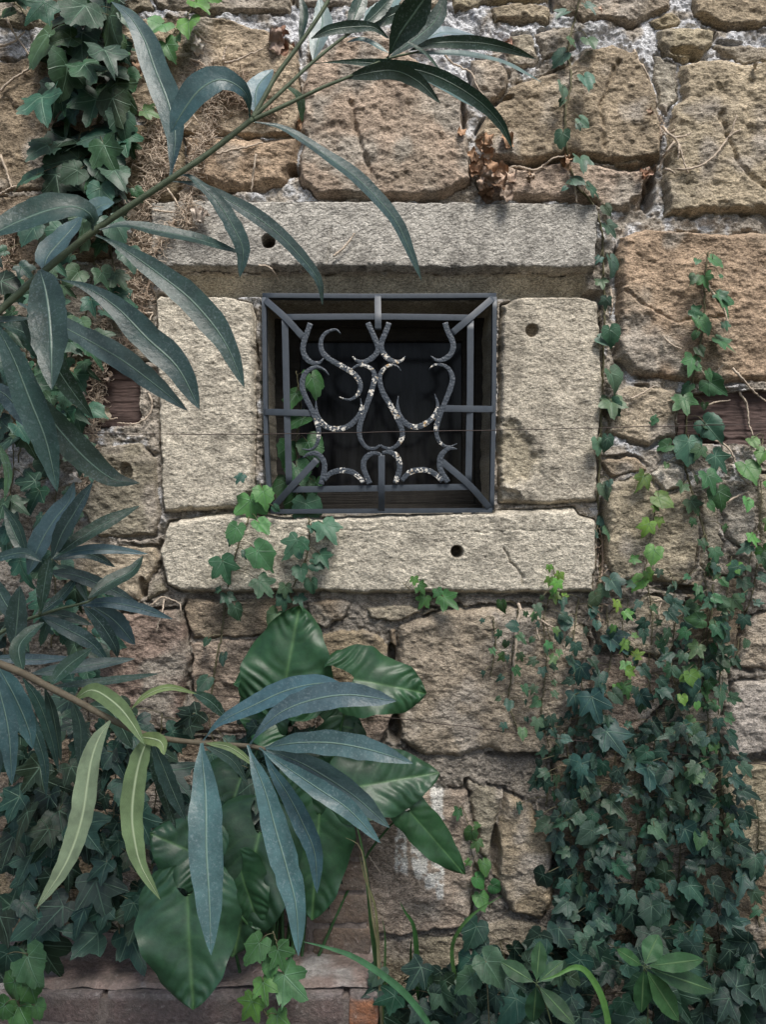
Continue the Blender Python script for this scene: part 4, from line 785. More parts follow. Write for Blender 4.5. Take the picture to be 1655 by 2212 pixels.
BIG = {'ivy strand with star shaped veined leaves': [(1318, 1375, 78, 40, (.026, .075, .07)), (1278, 1505, 84, 20, (.024, .07, .065)), (1255, 1440, 66, -20, (.022, .065, .058)), (1310, 1580, 96, 30, (.024, .068, .06)), (1258, 1648, 92, 0, (.026, .075, .066)), (1240, 1500, 60, 0, (.022, .06, .055))],
       'ivy strand next to the one with star shaped leaves': [(1400, 1655, 110, 30, (.024, .07, .062)), (1385, 1500, 54, 30, (.022, .06, .055))], 'dense small leaved ivy strand in the middle right': [(1350, 1480, 44, 10, (.06, .15, .05)), (1480, 1790, 84, 20, (.024, .07, .06))]}
for p, n, s, lab, sp, cl in RV: vine(p, int(n * .8), s, lab, cl, sp, (.012, .05), ('star', 'star', 'arrow', 'heart'), .42, explicit=BIG.get(lab), colj=(IB, .3), k=.7)
RW = [([(1222, 1740), (1240, 1850), (1245, 1960), (1200, 2080)], 'dark ivy left of the densest ivy patch'), ([(1280, 1700), (1290, 1820), (1280, 1950), (1270, 2090)], 'dark ivy in the left of the densest patch'),
      ([(1370, 1700), (1380, 1820), (1370, 1950), (1360, 2090)], 'dark ivy in the middle of the densest patch'), ([(1460, 1700), (1470, 1820), (1460, 1950), (1450, 2090)], 'dark ivy right of the middle of the densest patch'), ([(1550, 1720), (1560, 1840), (1550, 1960), (1560, 2090)], 'dark ivy in the right of the densest patch')]
for p, lab in RW: vine([(p[0][0] - 6, 1560), (p[0][0] + 8, 1650)] + p, 50, (28, 62), lab, IB, 52, (.008, .07), ('star', 'star', 'arrow', 'heart'), .5, colj=(IDK, .35), k=.8)
for k, (x0, lab) in enumerate([(860, 'low ivy beside the corner of the brick wall'), (970, 'low ivy behind the long grass blade'), (1080, 'low ivy beneath the round leaved weed'), (1190, 'low ivy behind the left compound leaf'), (1300, 'low ivy behind the arching grass blade'), (1420, 'low ivy behind the bright compound leaf'), (1530, 'low ivy right of the bright compound leaf'), (1630, 'low ivy in the bottom right corner')]):
    vine([(x0, 2030 + (90 if k < 2 else 0)), (x0 + 15, 2110), (x0 - 10, 2200), (x0, 2330)], 26 if k < 2 else 30, (58, 80), lab, IB, 58, (.02, .16), ('star', 'star', 'heart'), .5, colj=(IDK, .45), depth=.06)
# bright ivy at the brick wall
vine([(60, 2060), (55, 2110), (40, 2170), (70, 2240)], 0, (60, 60), 'bright ivy shoot hanging over the brick wall in the bottom left corner', IL, 20, (.0, .01), ('heart',), .2,
     [(60, 2065, 80, 30, (.05, .13, .05)), (30, 2120, 70, -20, (.06, .15, .05)), (65, 2125, 60, 20, (.06, .16, .045)), (40, 2170, 66, 40, (.07, .18, .05)), (78, 2170, 40, 10, (.06, .15, .05)), (10, 2170, 60, -60, (.06, .15, .05)), (15, 2060, 70, -10, IB)], depth=0.30)
vine([(590, 2010), (600, 2060), (570, 2110), (560, 2160), (600, 2230)], 0, (60, 60), 'bright ivy shoot with broad leaves on the brick wall below the arum', IL, 20, (.0, .015), ('heart', 'star'), .3,
     [(600, 2050, 66, 20, (.05, .13, .045)), (560, 2035, 60, -30, (.05, .13, .045)), (615, 2105, 92, 50, (.07, .18, .07)), (568, 2120, 60, 20, (.10, .24, .06)), (545, 2160, 70, -35, (.12, .27, .06)), (598, 2190, 60, 10, (.10, .23, .06)), (585, 2080, 40, 0, (.07, .18, .06))], depth=0.24)

# ------------------------------------------------------------------ arum clump
def arum_leaf(mb, bx, by, tx, ty, width, d0, d1, col=(0.035, 0.12, 0.04), lobe=0.34, twist=0.0, pucker=1.0, nref=(0, -1, .5), wav=1.0, droop=.0):
    b = np.array(P(bx, by, d0)); t = np.array(P(tx, ty, d1)); L = np.linalg.norm(t - b); T = (t - b) / L
    N = np.array(nref, float); N = N - T * (N @ T); N /= np.linalg.norm(N); Sd = np.cross(T, N); ct, s_ = math.cos(twist), math.sin(twist); Sd, N = Sd * ct + N * s_, N * ct - Sd * s_
    wd = width / 2000 * (1 - (d0 + d1) / 2 / CAMD); n, k = 84, 49; ys = np.linspace(-lobe, 1, n); V_ = []; C_ = []; ph = RNG.uniform(0, 6)
    yk = np.array([-lobe, -lobe * .92, -lobe * .7, -lobe * .35, 0, .2, .4, .6, .75, .87, .94, .98, 1]); wk = np.array([.38, .58, .80, .95, 1.0, .985, .92, .78, .60, .38, .22, .10, 0.0])
    lat = np.arange(-.5, 1.0, .17) + np.array([RNG.uniform(-.03, .03) for _ in range(9)])
    for y in ys:
        wy = np.interp(y, yk, wk) * (1 + .045 * math.sin(y * 9 + ph * 2) + .02 * math.sin(y * 23 + ph))
        for u in np.linspace(-1, 1, k):
            uu = u
            if y < 0: inner = 0.42 * (-y / lobe)**.8; uu = np.sign(u) * (inner + (1 - inner) * abs(u)) if abs(u) > 1e-6 else 0.0
            x = uu * wy; yy2 = y + (0.0 if y >= 0 else 0)
            q = y - (abs(uu) * .55 + uu * uu * .35) * wy * (wd / L) * (.9 + .3 * math.sin(y * 7 + ph)) + .012 * math.sin(u * 9 + ph + y * 4); dv = np.min(np.abs(q - lat)); 
            puck = (1 - math.exp(-(dv / .05)**2)) * math.sin(min(1, abs(uu) * 1.6) * math.pi * .5) * (1 - .8 * abs(uu)**3) * .060 * pucker * (.6 + .5 * math.sin(y * 5 + ph)) + .010 * math.sin(y * 15 + u * 5 + ph)
            edge = wav * .16 * math.sin(y * 8 + ph + 1.7 * np.sign(u)) * abs(uu)**3
            z = wd * (.26 * abs(uu) * wy - .25 * uu * uu * wy + puck * 1.3 + edge) - droop * L * max(y, 0)**2 - .10 * L * abs(y)**2
            V_.append(b + T * y * L + Sd * x * wd + N * z)
            m_ = math.exp(-(uu * wy / .035)**2) if y > -.02 else 0; lv = math.exp(-(dv / .012)**2) * .09 * (1 - abs(uu) * .8)
            C_.append(np.array(col) * (1 - max(m_, lv)) + max(m_ * .42, lv) * np.array((.16, .32, .12)) + m_ * .4 * np.array(col))
    f = []
    for i in range(n - 1):
        for j in range(k - 1):
            if ys[i + 1] <= 0.0 and j in (k // 2 - 1, k // 2): continue
            f.append((i * k + j, i * k + j + 1, (i + 1) * k + j + 1, (i + 1) * k + j))
    mb.add(V_, f, np.array(C_)); return b
ar = thing('arum_plant', P(600, 2330, .1), 'arum with big glossy arrow-shaped green leaves in front of the wall under the sill', 'plant')
AR = [(612, 1500, 645, 1308, 200, .14, .12, (.026, .085, .034), .25, 0, 1.3), (765, 1467, 924, 1494, 150, .16, .15, (.026, .085, .034), .42, 0, 1.2), (700, 1560, 785, 1575, 110, .10, .1, (.024, .075, .034), .35, 0, .8),
      (765, 1700, 952, 1665, 150, .14, .12, (.028, .08, .038), .3, 0, .8), (885, 1752, 1010, 1892, 84, .13, .12, (.03, .09, .036), .3, 0, .6), (405, 1935, 414, 2184, 226, .30, .36, (.03, .085, .042), .30, 0, .7),
      (440, 1850, 325, 1800, 150, .24, .26, (.022, .068, .034), .3, 0, .7), (560, 1800, 500, 2070, 210, .18, .24, (.018, .052, .026), .3, 0, .7), (690, 1760, 672, 1992, 160, .15, .19, (.02, .065, .028), .3, 0, .6),
      (600, 1560, 520, 1500, 120, .11, .1, (.03, .1, .04), .3, 0, 1.0), (640, 1640, 720, 1760, 150, .1, .12, (.016, .05, .024), .3, 0, .6), (520, 1680, 470, 1830, 150, .12, .16, (.014, .045, .022), .3, 0, .6), (600, 1440, 500, 1475, 80, .1, .09, (.03, .1, .04), .3, 0, .8), (655, 1680, 640, 1850, 120, .13, .15, (.018, .055, .026), .35, 0.3, .8), (520, 1880, 560, 2010, 110, .2, .23, (.022, .068, .03), .35, -.3, .8), (740, 1590, 690, 1700, 110, .11, .12, (.02, .062, .028), .35, .3, .8), (585, 1540, 545, 1640, 100, .1, .12, (.018, .055, .026), .35, -.2, .8)]
for e in AR:
    mb = MB(); b = arum_leaf(mb, *e); lf = mb.build('leaf', M['arum'], ar)
    mb = MB(); g0 = np.array(P(600 + RNG.uniform(-60, 60), 2330, .12)); mid = (b + g0) / 2 + np.array([RNG.uniform(-.03, .03), -.0, .1]) ; mid[1] = min(b[1] * .75, -.09)
    tube(mb, crv([b + np.array([0, .004, 0]), b * .7 + mid * .3 + np.array([0, .03, .01]), mid + np.array([0, .02, 0]), g0], 20), np.linspace(2.2, 4, 20) / 1000, 7, (.05, .12, .045)); mb.build('leaf_stalk', M['grass'], ar)

# ------------------------------------------------------------------ compound-leaved seedlings, round leaf weed, grass
def leaflet(mb, b, t, width, d0, d1, col): blade(mb, [b, ((b[0] + t[0]) / 2, (b[1] + t[1]) / 2), t], width, d0, d1, col, fold=.15, n=14, peak=.5, wavy=.08, nref=(0, -1, .7))
def seedling(cx, cy, tips, col, d, label, stem):
    o = thing('seedling', P(*stem[-1], d * .8), label, 'weed', 'compound leaved weeds'); mb = MB(); tube(mb, crv([P(cx, cy, d)] + [P(x, y, d * .9) for x, y in stem], 14), .0014, 6, (.12, .15, .07)); mb.build('stem', M['grass'], o)
    for x, y, wd in tips: mb = MB(); b_ = (cx + (x - cx) * .1, cy + (y - cy) * .1); tube(mb, crv([P(cx, cy, d), P(*b_, d)], 3), .0009, 5, (.1, .14, .07)); leaflet(mb, b_, (x, y), wd * .84, d, d + RNG.uniform(-.03, .04), np.array(col) * RNG.uniform(.7, 1.15)); mb.build('leaflet', M['weed'], o)
q = lambda o, *p: cr(o, p)
def tips(o, c0, lst): return [(*cr(o, [(x, y)])[0], wd) for x, y, wd in lst]
c1 = cr('R4', [(865, 1282)])[0]; seedling(*c1, tips('R4', c1, [(960, 1075, 52), (1250, 1235, 46), (1325, 1440, 50), (1092, 1630, 56), (850, 1580, 50), (690, 1170, 34)]), (.045, .125, .045), .34, 'weed with a fan of bright green pointed leaflets over the bottom right ivy', [(1400, 2160), (1395, 2300)])
c1 = cr('R4', [(170, 1392)])[0]; seedling(*c1, tips('R4', c1, [(195, 1115, 42), (-60, 1250, 44), (345, 1245, 36), (150, 1640, 50), (420, 1660, 44)]), (.04, .10, .045), .32, 'duller compound-leaved weed left of the bright one', [(1180, 2170), (1220, 2320)])
mb = MB(); ivy_leaf(mb, P(1050, 2075, .28), (.5, 0, -.9), (0, -1, .8), .05, (.06, .13, .07), 'heart', .1); ivy_leaf(mb, P(1020, 2110, .26), (-.6, 0, -.6), (0, -1, .8), .04, (.05, .12, .06), 'heart', .1)
o = thing('round_leaf_weed', P(1060, 2300, .2), 'small weed with broad rounded leaves at the bottom', 'weed'); mb.build('foliage', M['ivy'], o); mb = MB(); tube(mb, crv([P(1050, 2075, .28), P(1055, 2170, .26), P(1060, 2300, .2)], 12), .0012); mb.build('stem', M['vine'], o)
def grass(lst, label, name='grass_tuft'):
    base = lst[0][0][0]; o = thing(name, P(*base, lst[0][2]), label, 'grass')
    for pts, wd, d, col in lst:
        mb = MB(); blade(mb, pts, wd, d, d + .05, col, fold=.3, n=26, peak=.35, wavy=0, nref=(0.3, -1, .6)); mb.build('blade', M['grass'], o)
GC = (.05, .15, .05)
grass([(cr('M4', [(1180, 1750), (1050, 1560), (900, 1400), (650, 1230), (460, 1160), (300, 1120)]), 15, .34, (.055, .14, .06))], 'long grass blade arching left over the brick wall')
grass([(cr('R4', [(640, 1900), (630, 1655), (590, 1480), (520, 1350), (460, 1292), (395, 1290), (300, 1340), (200, 1370)]), 17, .34, (.09, .24, .06))], 'bright arching grass blade between the two compound leaves')
grass([(cr('M4', [(1045, 1500), (1042, 1340), (1035, 1150), (1015, 1010), (965, 930), (930, 860)]), 12, .10, (.05, .13, .04)), (cr('M4', [(1300, 1600), (1290, 1400), (1265, 1180), (1310, 1050), (1420, 930), (1590, 825)]), 10, .14, (.07, .17, .06)), (cr('M4', [(1010, 1480), (1000, 1200), (1008, 1080)]), 6, .08, (.05, .13, .04))], 'tuft of thin grass blades below the paint-streaked stone')
grass([(cr('M4', [(840, 1900), (815, 1600), (780, 1300), (745, 1000), (715, 700), (665, 420), (600, 260)]), 11, .16, (.05, .13, .045)), (cr('M4', [(830, 1900), (805, 1500), (790, 1200), (770, 900), (700, 700), (670, 560)]), 8, .17, (.16, .17, .09)), (cr('M4', [(820, 1900), (830, 1400), (835, 1100), (815, 960)]), 7, .15, (.06, .14, .05)), (cr('M4', [(815, 1800), (790, 1200), (760, 1000), (690, 560), (640, 480), (580, 450)]), 6, .18, (.28, .24, .15))], 'bunch of green and straw stalks beside the corner of the brick wall')

# ------------------------------------------------------------------ low brick wall
def brick_mat():
    m, n, l, b = newmat('mossy old brick'); at = nd(n, 'ShaderNodeAttribute', attribute_name='col'); co = n.new('ShaderNodeTexCoord').outputs['Object']
    n1 = noise(n, l, co, 120, 5, 0.7); n2 = noise(n, l, co, 22, 4); n3 = noise(n, l, co, 60, 4, .7)
    c_ = mixc(n, l, 1.0, at.outputs['Color'], ramp(n, l, n1, [(0.3, 0.6), (0.5, 1.0), (0.72, 1.5)]), 'MULTIPLY'); c_ = mixc(n, l, ramp(n, l, n2, [(.42, 0.0), (.62, .55)]), c_, (0.17, 0.15, 0.13)); c_ = mixc(n, l, ramp(n, l, n3, [(.6, 0.0), (.68, .5)]), c_, (0.42, 0.38, 0.35))
    l.new(c_, b.inputs['Base Color']); b.inputs['Roughness'].default_value = .92
    bp = n.new('ShaderNodeBump'); bp.inputs['Distance'].default_value = .006; l.new(n1, bp.inputs['Height']); l.new(bp.outputs[0], b.inputs['Normal']); return m
M['brick'] = brick_mat(); M['bmort'] = plain('grey brick mortar', (0.20, 0.165, 0.145), .95, .4, 90, .004)
def brick(mb, x0, x1, y0, y1, z0, z1, col, n=7, ctop=None):
    e = .006; lin = lambda a, b, k: np.linspace(a, b, k)
    def face(o, U, Vv, nu, nv):
        us, vs_ = lin(0, 1, nu), lin(0, 1, nv); pts = []
        for v_ in vs_:
            for u_ in us: pts.append(np.array(o) + np.array(U) * u_ + np.array(Vv) * v_)
        return np.array(pts), [(j * nu + i, j * nu + i + 1, (j + 1) * nu + i + 1, (j + 1) * nu + i) for j in range(nv - 1) for i in range(nu - 1)]
    dx, dy, dz = x1 - x0, y1 - y0, z1 - z0; cc = np.array([(x0 + x1) / 2, (y0 + y1) / 2, (z0 + z1) / 2]); hs = np.array([dx, dy, dz]) / 2
    for o, U, Vv, nu, nv in [((x0, y0, z0), (dx, 0, 0), (0, 0, dz), 22, 9), ((x1, y0, z0), (0, dy, 0), (0, 0, dz), 12, 9), ((x1, y1, z0), (-dx, 0, 0), (0, 0, dz), 6, 4), ((x0, y1, z0), (0, -dy, 0), (0, 0, dz), 12, 9), ((x0, y0, z1), (dx, 0, 0), (0, dy, 0), 22, 12), ((x0, y1, z0), (dx, 0, 0), (0, -dy, 0), 4, 4)]:
        p, f = face(o, U, Vv, nu, nv); r = (p - cc) / hs; q = np.abs(r); over = np.maximum(q * hs - (hs - .007), 0); ln = np.linalg.norm(over, axis=1)[:, None]; kk = np.where(ln > .007, .007 / np.maximum(ln, 1e-9), 1)
        p = cc + np.sign(r) * (np.minimum(q * hs, hs - .007) + over * kk)
        w_ = vn(p[:, 0] * 60 + p[:, 1] * 37, p[:, 2] * 60 + p[:, 1] * 23, 3) - .5; p = p + (p - cc) / np.linalg.norm(p - cc, axis=1)[:, None] * w_[:, None] * .005; c0 = np.tile(np.array(col), (len(p), 1))
        if ctop is not None:
            k_ = ss(z1 - .012, z1 - .004, p[:, 2] + .004 * vn(p[:, 0] * 90, p[:, 1] * 90, 8))[:, None]; wh = ss(.35, .6, vn(p[:, 0] * 30 + 3, p[:, 1] * 30, 9) * .5 + .5 * ss(-.10, -.03, p[:, 1]))[:, None]
            c0 = c0 * (1 - k_) + k_ * (np.array(ctop) * (1 - wh) + wh * np.array((.42, .40, .38)))
        mb.add(p, f, c0)
bw = thing('brick_wall', (-0.4, -.15, 0), 'low weathered red brick wall along the foot of the stone wall at the bottom left', 'wall')
ZT = CZ - 0.915; mb = MB(); mo = MB(); rb = random.Random(5)
XR = -0.008; YF, YB = -.20, 0.0
BC = [(.25, .185, .165), (.22, .165, .15), (.27, .19, .16), (.24, .19, .17)]
z = ZT; row = 0
while z > 0.0:
    h = .062; x = XR
    first = True
    while x > -1.6:
        ln = (rb.uniform(.36, .48) if row == 0 else rb.uniform(.21, .235)) if not (first and row % 2 == 0) else .058
        colr = tuple(q_ * .75 for q_ in rb.choice(BC)) if not first else (.46, .19, .09)
        if row > 5: brick(mb, x - ln, x - .0, YF + rb.uniform(-.003, .003), YB - .003, z - h, z, colr) if x > -1.0 else None
        else: brick(mb, x - ln, x - 0.0, YF + rb.uniform(-.004, .004), YB - .003, z - h, z - rb.uniform(0, .002), colr, ctop=(.25, .205, .19) if row == 0 else None)
        x -= ln + .008; first = False
    z -= h + .013; row += 1
box(mo, -1.7, XR - .008, YF + .005, YB + .01, 0, ZT - .012)
mb.build('brickwork', M['brick'], bw); mo.build('mortar', M['bmort'], bw, False)
mc = MB(); us_ = np.linspace(-1.7, XR - .002, 150); vs2 = np.linspace(YF + .014, YB - .004, 26); UX, VY = np.meshgrid(us_, vs2)
ed = np.minimum(np.minimum(VY - vs2[0], XR - .002 - UX) / .012 + .9 * vn(UX * 40, VY * 40, 13), 1); UZ = ZT - .004 + .012 * np.clip(ed, 0, 1) + .006 * fbm(UX * 100, VY * 100, 8, 3, 17) + .003 * fbm(UX * 100, VY * 100, 2, 2, 18)
wh_ = ss(.1, .5, fbm(UX * 100, VY * 100, 7, 3, 19) + .9 * ss(-.10, -.02, VY) * ss(-.2, -.1, UX))[..., None]; cm_ = np.array((.31, .235, .205)) * (1 + .5 * fbm(UX * 100, VY * 100, 5, 3, 21)[..., None]); cm_ = cm_ * (1 - wh_) + wh_ * np.array((.42, .40, .38))
mc.add(np.stack([UX, VY, UZ], -1).reshape(-1, 3), [(j * 150 + i, j * 150 + i + 1, (j + 1) * 150 + i + 1, (j + 1) * 150 + i) for j in range(25) for i in range(149)], cm_.reshape(-1, 3)); mc.build('mortar_capping', M['brick'], bw)
pr = thing('brick_pier', (-0.08, -.05, ZT), 'reddish brown brick stub standing on the low brick wall behind the arum leaves', 'pier'); mb = MB(); mo = MB(); z = ZT + .002
for r_ in range(4):
    x1 = -.022 + rb.uniform(-.004, .004) - .004 * r_
    brick(mb, x1 - .12, x1, -.085 + rb.uniform(-.004, .004), -.0, z, z + .058, (.17, .125, .095)); brick(mb, x1 - .34, x1 - .13, -.085, 0, z, z + .062, (.16, .115, .09)); z += .068
box(mo, -.34, -.034, -.078, .0, ZT + .002, z - .02); mb.build('brickwork', M['brick'], pr); mo.build('mortar', M['bmort'], pr, False)

# ------------------------------------------------------------------ dead ivy: bleached twigs, root mats, curled leaves
def wallpath(pts, off=.006, n=None):
    q = crv([(x, y, 0) for x, y in pts], n or len(pts) * 8); h = np.array([Hat(x, y) for x, y, _ in q]); h = np.max([np.pad(h, 3, 'edge')[k_:k_ + len(h)] for k_ in range(7)], 0); h = np.convolve(np.pad(h, 2, 'edge'), np.ones(5) / 5, 'valid'); return np.array([P(x, y, max(a, -.02) + off) for (x, y, _), a in zip(q, h)])
def twig(paths, r, label, mat='twig'):
    if isinstance(label, list):
        for p_, l_ in zip(paths, label): twig([p_], r, l_, mat)
        return
    mb = MB()
    for pts in paths: p = wallpath(pts, .009); tube(mb, p + NR.randn(*p.shape) * .0006, np.linspace(r * 1.4, r * .8, len(p)) / 1000, 6)
    o = mb.build('dry_twig', M[mat]); tag(o, label, 'twig', 'dry ivy twigs on the wall'); return o
twig([cr('R1', [(800, 320), (830, 400), (870, 450), (915, 560), (930, 690), (960, 750)])], 2.0, 'long thin bleached twig in the joint between two big stones at the top right')
twig([cr('R1', [(985, 815), (1020, 860), (1070, 900), (1100, 960), (1120, 1040), (1150, 1120)]), cr('R1', [(1060, 890), (1110, 885), (1170, 862)]), cr('R1', [(1060, 920), (1000, 1000), (970, 1080), (960, 1110)]), cr('R1', [(1092, 940), (1088, 1030)]), cr('R1', [(1000, 1095), (1030, 1100), (1065, 1120)])], 2.0, 'forked twig over the dark gap at the top right')
twig([cr('R1', [(1080, 1095), (1180, 1088), (1300, 1030), (1380, 930), (1430, 860), (1465, 748)]), cr('R1', [(1410, 890), (1450, 860), (1490, 840)])], 1.9, 'curved bleached twig on the big right hand stone')
twig([cr('R1', [(0, 1080), (60, 1080), (150, 1100), (220, 1070), (290, 1020), (370, 1010)]), cr('R1', [(380, 1130), (420, 1210), (430, 1310)])], 2.0, ['brown twig along the crack above the lintel', 'short twig ending on the top edge of the lintel near its right end'])
twig([cr('M1', [(1210, 340), (1260, 400), (1330, 440), (1400, 480), (1430, 560), (1480, 640), (1470, 740)])], 1.6, 'pale twig beside the curled brown leaves above the lintel')
twig([cr('R2', [(1440, 725), (1500, 790), (1570, 870), (1655, 940)]), cr('R2', [(1480, 880), (1530, 960), (1545, 1080), (1570, 1160)])], 2.0, ['long twig slanting down to the right onto the timber beam', 'pale twig hanging down over the right hand timber beam'])
twig([cr('R2', [(1240, 970), (1330, 945), (1425, 930)]), cr('R2', [(1220, 710), (1260, 770), (1310, 770), (1375, 705)]), cr('R2', [(1000, 535), (1060, 580), (1110, 600)]), cr('R2', [(785, 920), (850, 890), (930, 840)])], 1.6, ['short twig lying across the left end of the right hand beam', 'bent twig on the lower edge of the orange stone above the beam', 'small slanting twig on the orange stone left of the ivy', 'slanting twig on the tan stone left of the beam'])
twig([cr('R2', [(1200, 1120), (1290, 1170), (1390, 1220), (1440, 1290), (1480, 1400), (1540, 1470)]), cr('R2', [(1370, 1610), (1450, 1560), (1540, 1520)])], 2.0, ['brown runner below the right hand beam', 'bleached twig below the end of the brown runner at the right'])
twig([cr('R2', [(650, 215), (660, 300), (655, 380)]), cr('R2', [(1270, 170), (1310, 240), (1380, 340), (1405, 430)])], 2.2, ['reddish dry stem in the joint left of the orange stone', 'short twig on the orange stone behind the ivy'])
twig([cr('R3', [(50, 590), (70, 640), (40, 740), (35, 880), (20, 1000), (20, 1120)])], 2.6, 'knobbly pale ivy stem under the sill'); twig([cr('R3', [(190, 830), (165, 720), (185, 690), (250, 730), (335, 765)])], 2.0, 'bent pale twig under the right part of the sill')
twig([cr('R3', [(930, 575), (980, 570), (960, 640), (965, 700), (945, 740)])], 1.4, 'thin white thread-like twig right of the sill'); twig([cr('L2', [(960, 890), (985, 960), (960, 1030), (880, 1080), (760, 1080)])], 1.8, 'curved root by the left hand timber beam')
twig([cr('M1', [(500, 1655), (560, 1610), (640, 1510)])], 2.0, 'pale twig lying on the lintel'); twig([cr('M2', [(20, 60), (80, 70), (120, 110), (150, 160)])], 1.6, 'small bent twig on the lower edge of the lintel')
twig([cr('L1', [(30, 90), (80, 200), (150, 300), (190, 360)]), cr('L1', [(0, 590), (60, 530), (180, 450), (230, 390), (330, 300)]), cr('L1', [(0, 300), (90, 270), (160, 205)]), cr('L1', [(0, 1000), (40, 1100), (75, 1210)]), cr('L1', [(0, 1260), (60, 1220), (110, 1200)])], 2.2, ['bleached runner at the very top left', 'long slanting runner left of the thick ivy strand', 'short curved runner near the top left edge', 'thin runner hanging at the left edge', 'low curved runner at the left edge above the grey leaf'])
twig([cr('L1', [(1450, 410), (1520, 395), (1600, 360), (1700, 320)]), cr('L1', [(1440, 400), (1450, 350), (1465, 300)]), cr('L1', [(1260, 200), (1320, 260), (1390, 280)]), cr('L1', [(1230, 385), (1290, 400), (1330, 430)])], 2.0, ['stout bleached twig above the central stones', 'short upright twig beside the stout bleached one', 'thin twig under the bright ivy at the top', 'faint thin twig above the arched oleander leaf'])
twig([cr('L1', [(1120, 600), (1180, 680), (1240, 740), (1290, 800), (1330, 860)]), cr('L1', [(1560, 570), (1620, 540), (1700, 500)]), cr('L1', [(930, 870), (1050, 885), (1150, 870), (1240, 780)]), cr('L1', [(1400, 1000), (1500, 970), (1600, 950), (1700, 920)]), cr('L1', [(780, 965), (860, 985), (940, 1010), (980, 1070)]), cr('L1', [(860, 1070), (960, 1120), (1040, 1170)])], 2.0, ['dry stem slanting down to the right of the long upright oleander leaf', 'dry stem behind the fork of the oleander branch', 'long wavy dry stem behind the upright oleander leaf', 'dry stem running right along the stone under the oleander fork', 'dry stem leaving the right side of the thick ivy strand', 'dry stem at the foot of the upright oleander leaf'])
twig([cr('L1', [(1080, 1220), (1130, 1290), (1160, 1350)]), cr('L1', [(1000, 1360), (1080, 1370), (1160, 1375)]), cr('L2', [(880, 350), (940, 370), (985, 370), (960, 420)]), cr('L2', [(600, 1080), (680, 1060), (760, 1045)]), cr('L1', [(1655, 1000), (1640, 1100), (1625, 1240)])], 1.8, ['small bleached twig hanging on the left end of the lintel', 'small bleached twig lying flat on the left end of the lintel', 'hooked twig left of the top of the left jamb', 'short twig at the bottom of the left hand beam', 'thin twig hanging in the joint left of the dark hole'])
twig([cr('M4', [(560, 450), (620, 465), (660, 500), (720, 560), (800, 670)]), cr('M4', [(560, 575), (640, 570), (720, 560)])], 1.6, ['straw coloured twig curving down beside the brick stub', 'straw coloured twig lying level beside the brick stub']); twig([cr('R4', [(300, 170), (350, 250), (400, 330)]), cr('R4', [(170, 230), (200, 350), (250, 470)])], 1.6, ['short stem at the top left edge of the dark ivy patch', 'thin stem along the left edge of the dark ivy patch'])
twig([cr('L3', [(1060, 560), (1050, 640), (1030, 700), (1010, 770)]), cr('L3', [(980, 600), (1040, 550), (1100, 560), (1160, 590), (1170, 640)])], 1.4, ['tiny twig hanging below the left end of the sill', 'tiny arched twig below the left end of the sill'])
def roots(paths, dens, label, hl=16):
    o = thing('dead_ivy_roots', P(*paths[0][0], .02), label, 'dead roots', 'mats of dry ivy roots'); sm = MB(); hm = MB()
    for pts in paths:
        p = wallpath(pts, .008, len(pts) * 12); tube(sm, p, 2.4 / 1000, 6); L = np.hypot(*np.diff(np.array(pts), axis=0).T).sum()
        for k in range(int(L * dens * 1.25)):
            j = RNG.randrange(len(p)); a = RNG.uniform(0, 2 * math.pi); l_ = RNG.uniform(.4, 1.6) * hl / 1000; b0 = p[j] + NR.randn(3) * .006
            e = b0 + np.array([math.cos(a) * l_, RNG.uniform(-.4, .5) * l_, math.sin(a) * l_ * .8]); m_ = (b0 + e) / 2 + NR.randn(3) * l_ * .22; e2 = e + NR.randn(3) * l_ * .25
            tube(hm, np.array([b0, m_, e, e2]), RNG.uniform(.5, 1.0) / 1000, 5, caps=False)
    sm.build('stem', M['root'], o); hm.build('rootlets', M['twig' if RNG.random() < .35 else 'root'], o)
roots([[(470, 190), (460, 250), (440, 300), (420, 350), (408, 440), (400, 500)], [(480, 190), (455, 215), (430, 230)]], 1.7, 'brown hairy root mat crossing behind the upper oleander branch')
roots([[(335, 230), (345, 300), (335, 360), (318, 420), (300, 480)], [(300, 330), (340, 350), (370, 370)]], 1.9, 'pale root mat right of the thick ivy strand', 20)
roots([[(300, 480), (296, 540), (290, 620), (288, 660)], [(330, 500), (310, 560), (275, 610), (255, 640)]], 1.8, 'root mat left of the lintel')
roots([[(255, 640), (230, 690), (215, 740), (216, 800), (208, 860), (200, 930), (192, 1000), (180, 1060)]], 1.5, 'hairy root running down over the left hand timber beam', 13)
roots([[(330, 590), (285, 720), (262, 760)]], 1.0, 'thin root threads beside the top of the left jamb'); roots([[(380, 475), (350, 515), (330, 560)]], 1.0, 'thin root threads across the left end of the lintel'); roots([[(20, 480), (15, 540), (10, 590)], [(40, 470), (30, 520)]], 1.5, 'root mat at the left edge under the big grey leaf')
roots([[(430, 150), (470, 170), (520, 175), (560, 200)], [(470, 180), (545, 230), (600, 240)]], 1.3, 'scattered root threads on the stones above the lintel', 18)
roots([cr('R1', [(940, 760), (960, 800), (980, 880)])], 1.2, 'small root tuft in the gap at the top right', 10); roots([cr('R3', [(590, 100), (600, 300), (590, 420), (570, 620), (590, 740)])], .35, 'hairy brown root along the right end of the sill', 12)
roots([cr('R4', [(700, 50), (720, 200), (740, 350)])], 1.0, 'brown root showing through the dense ivy', 12)
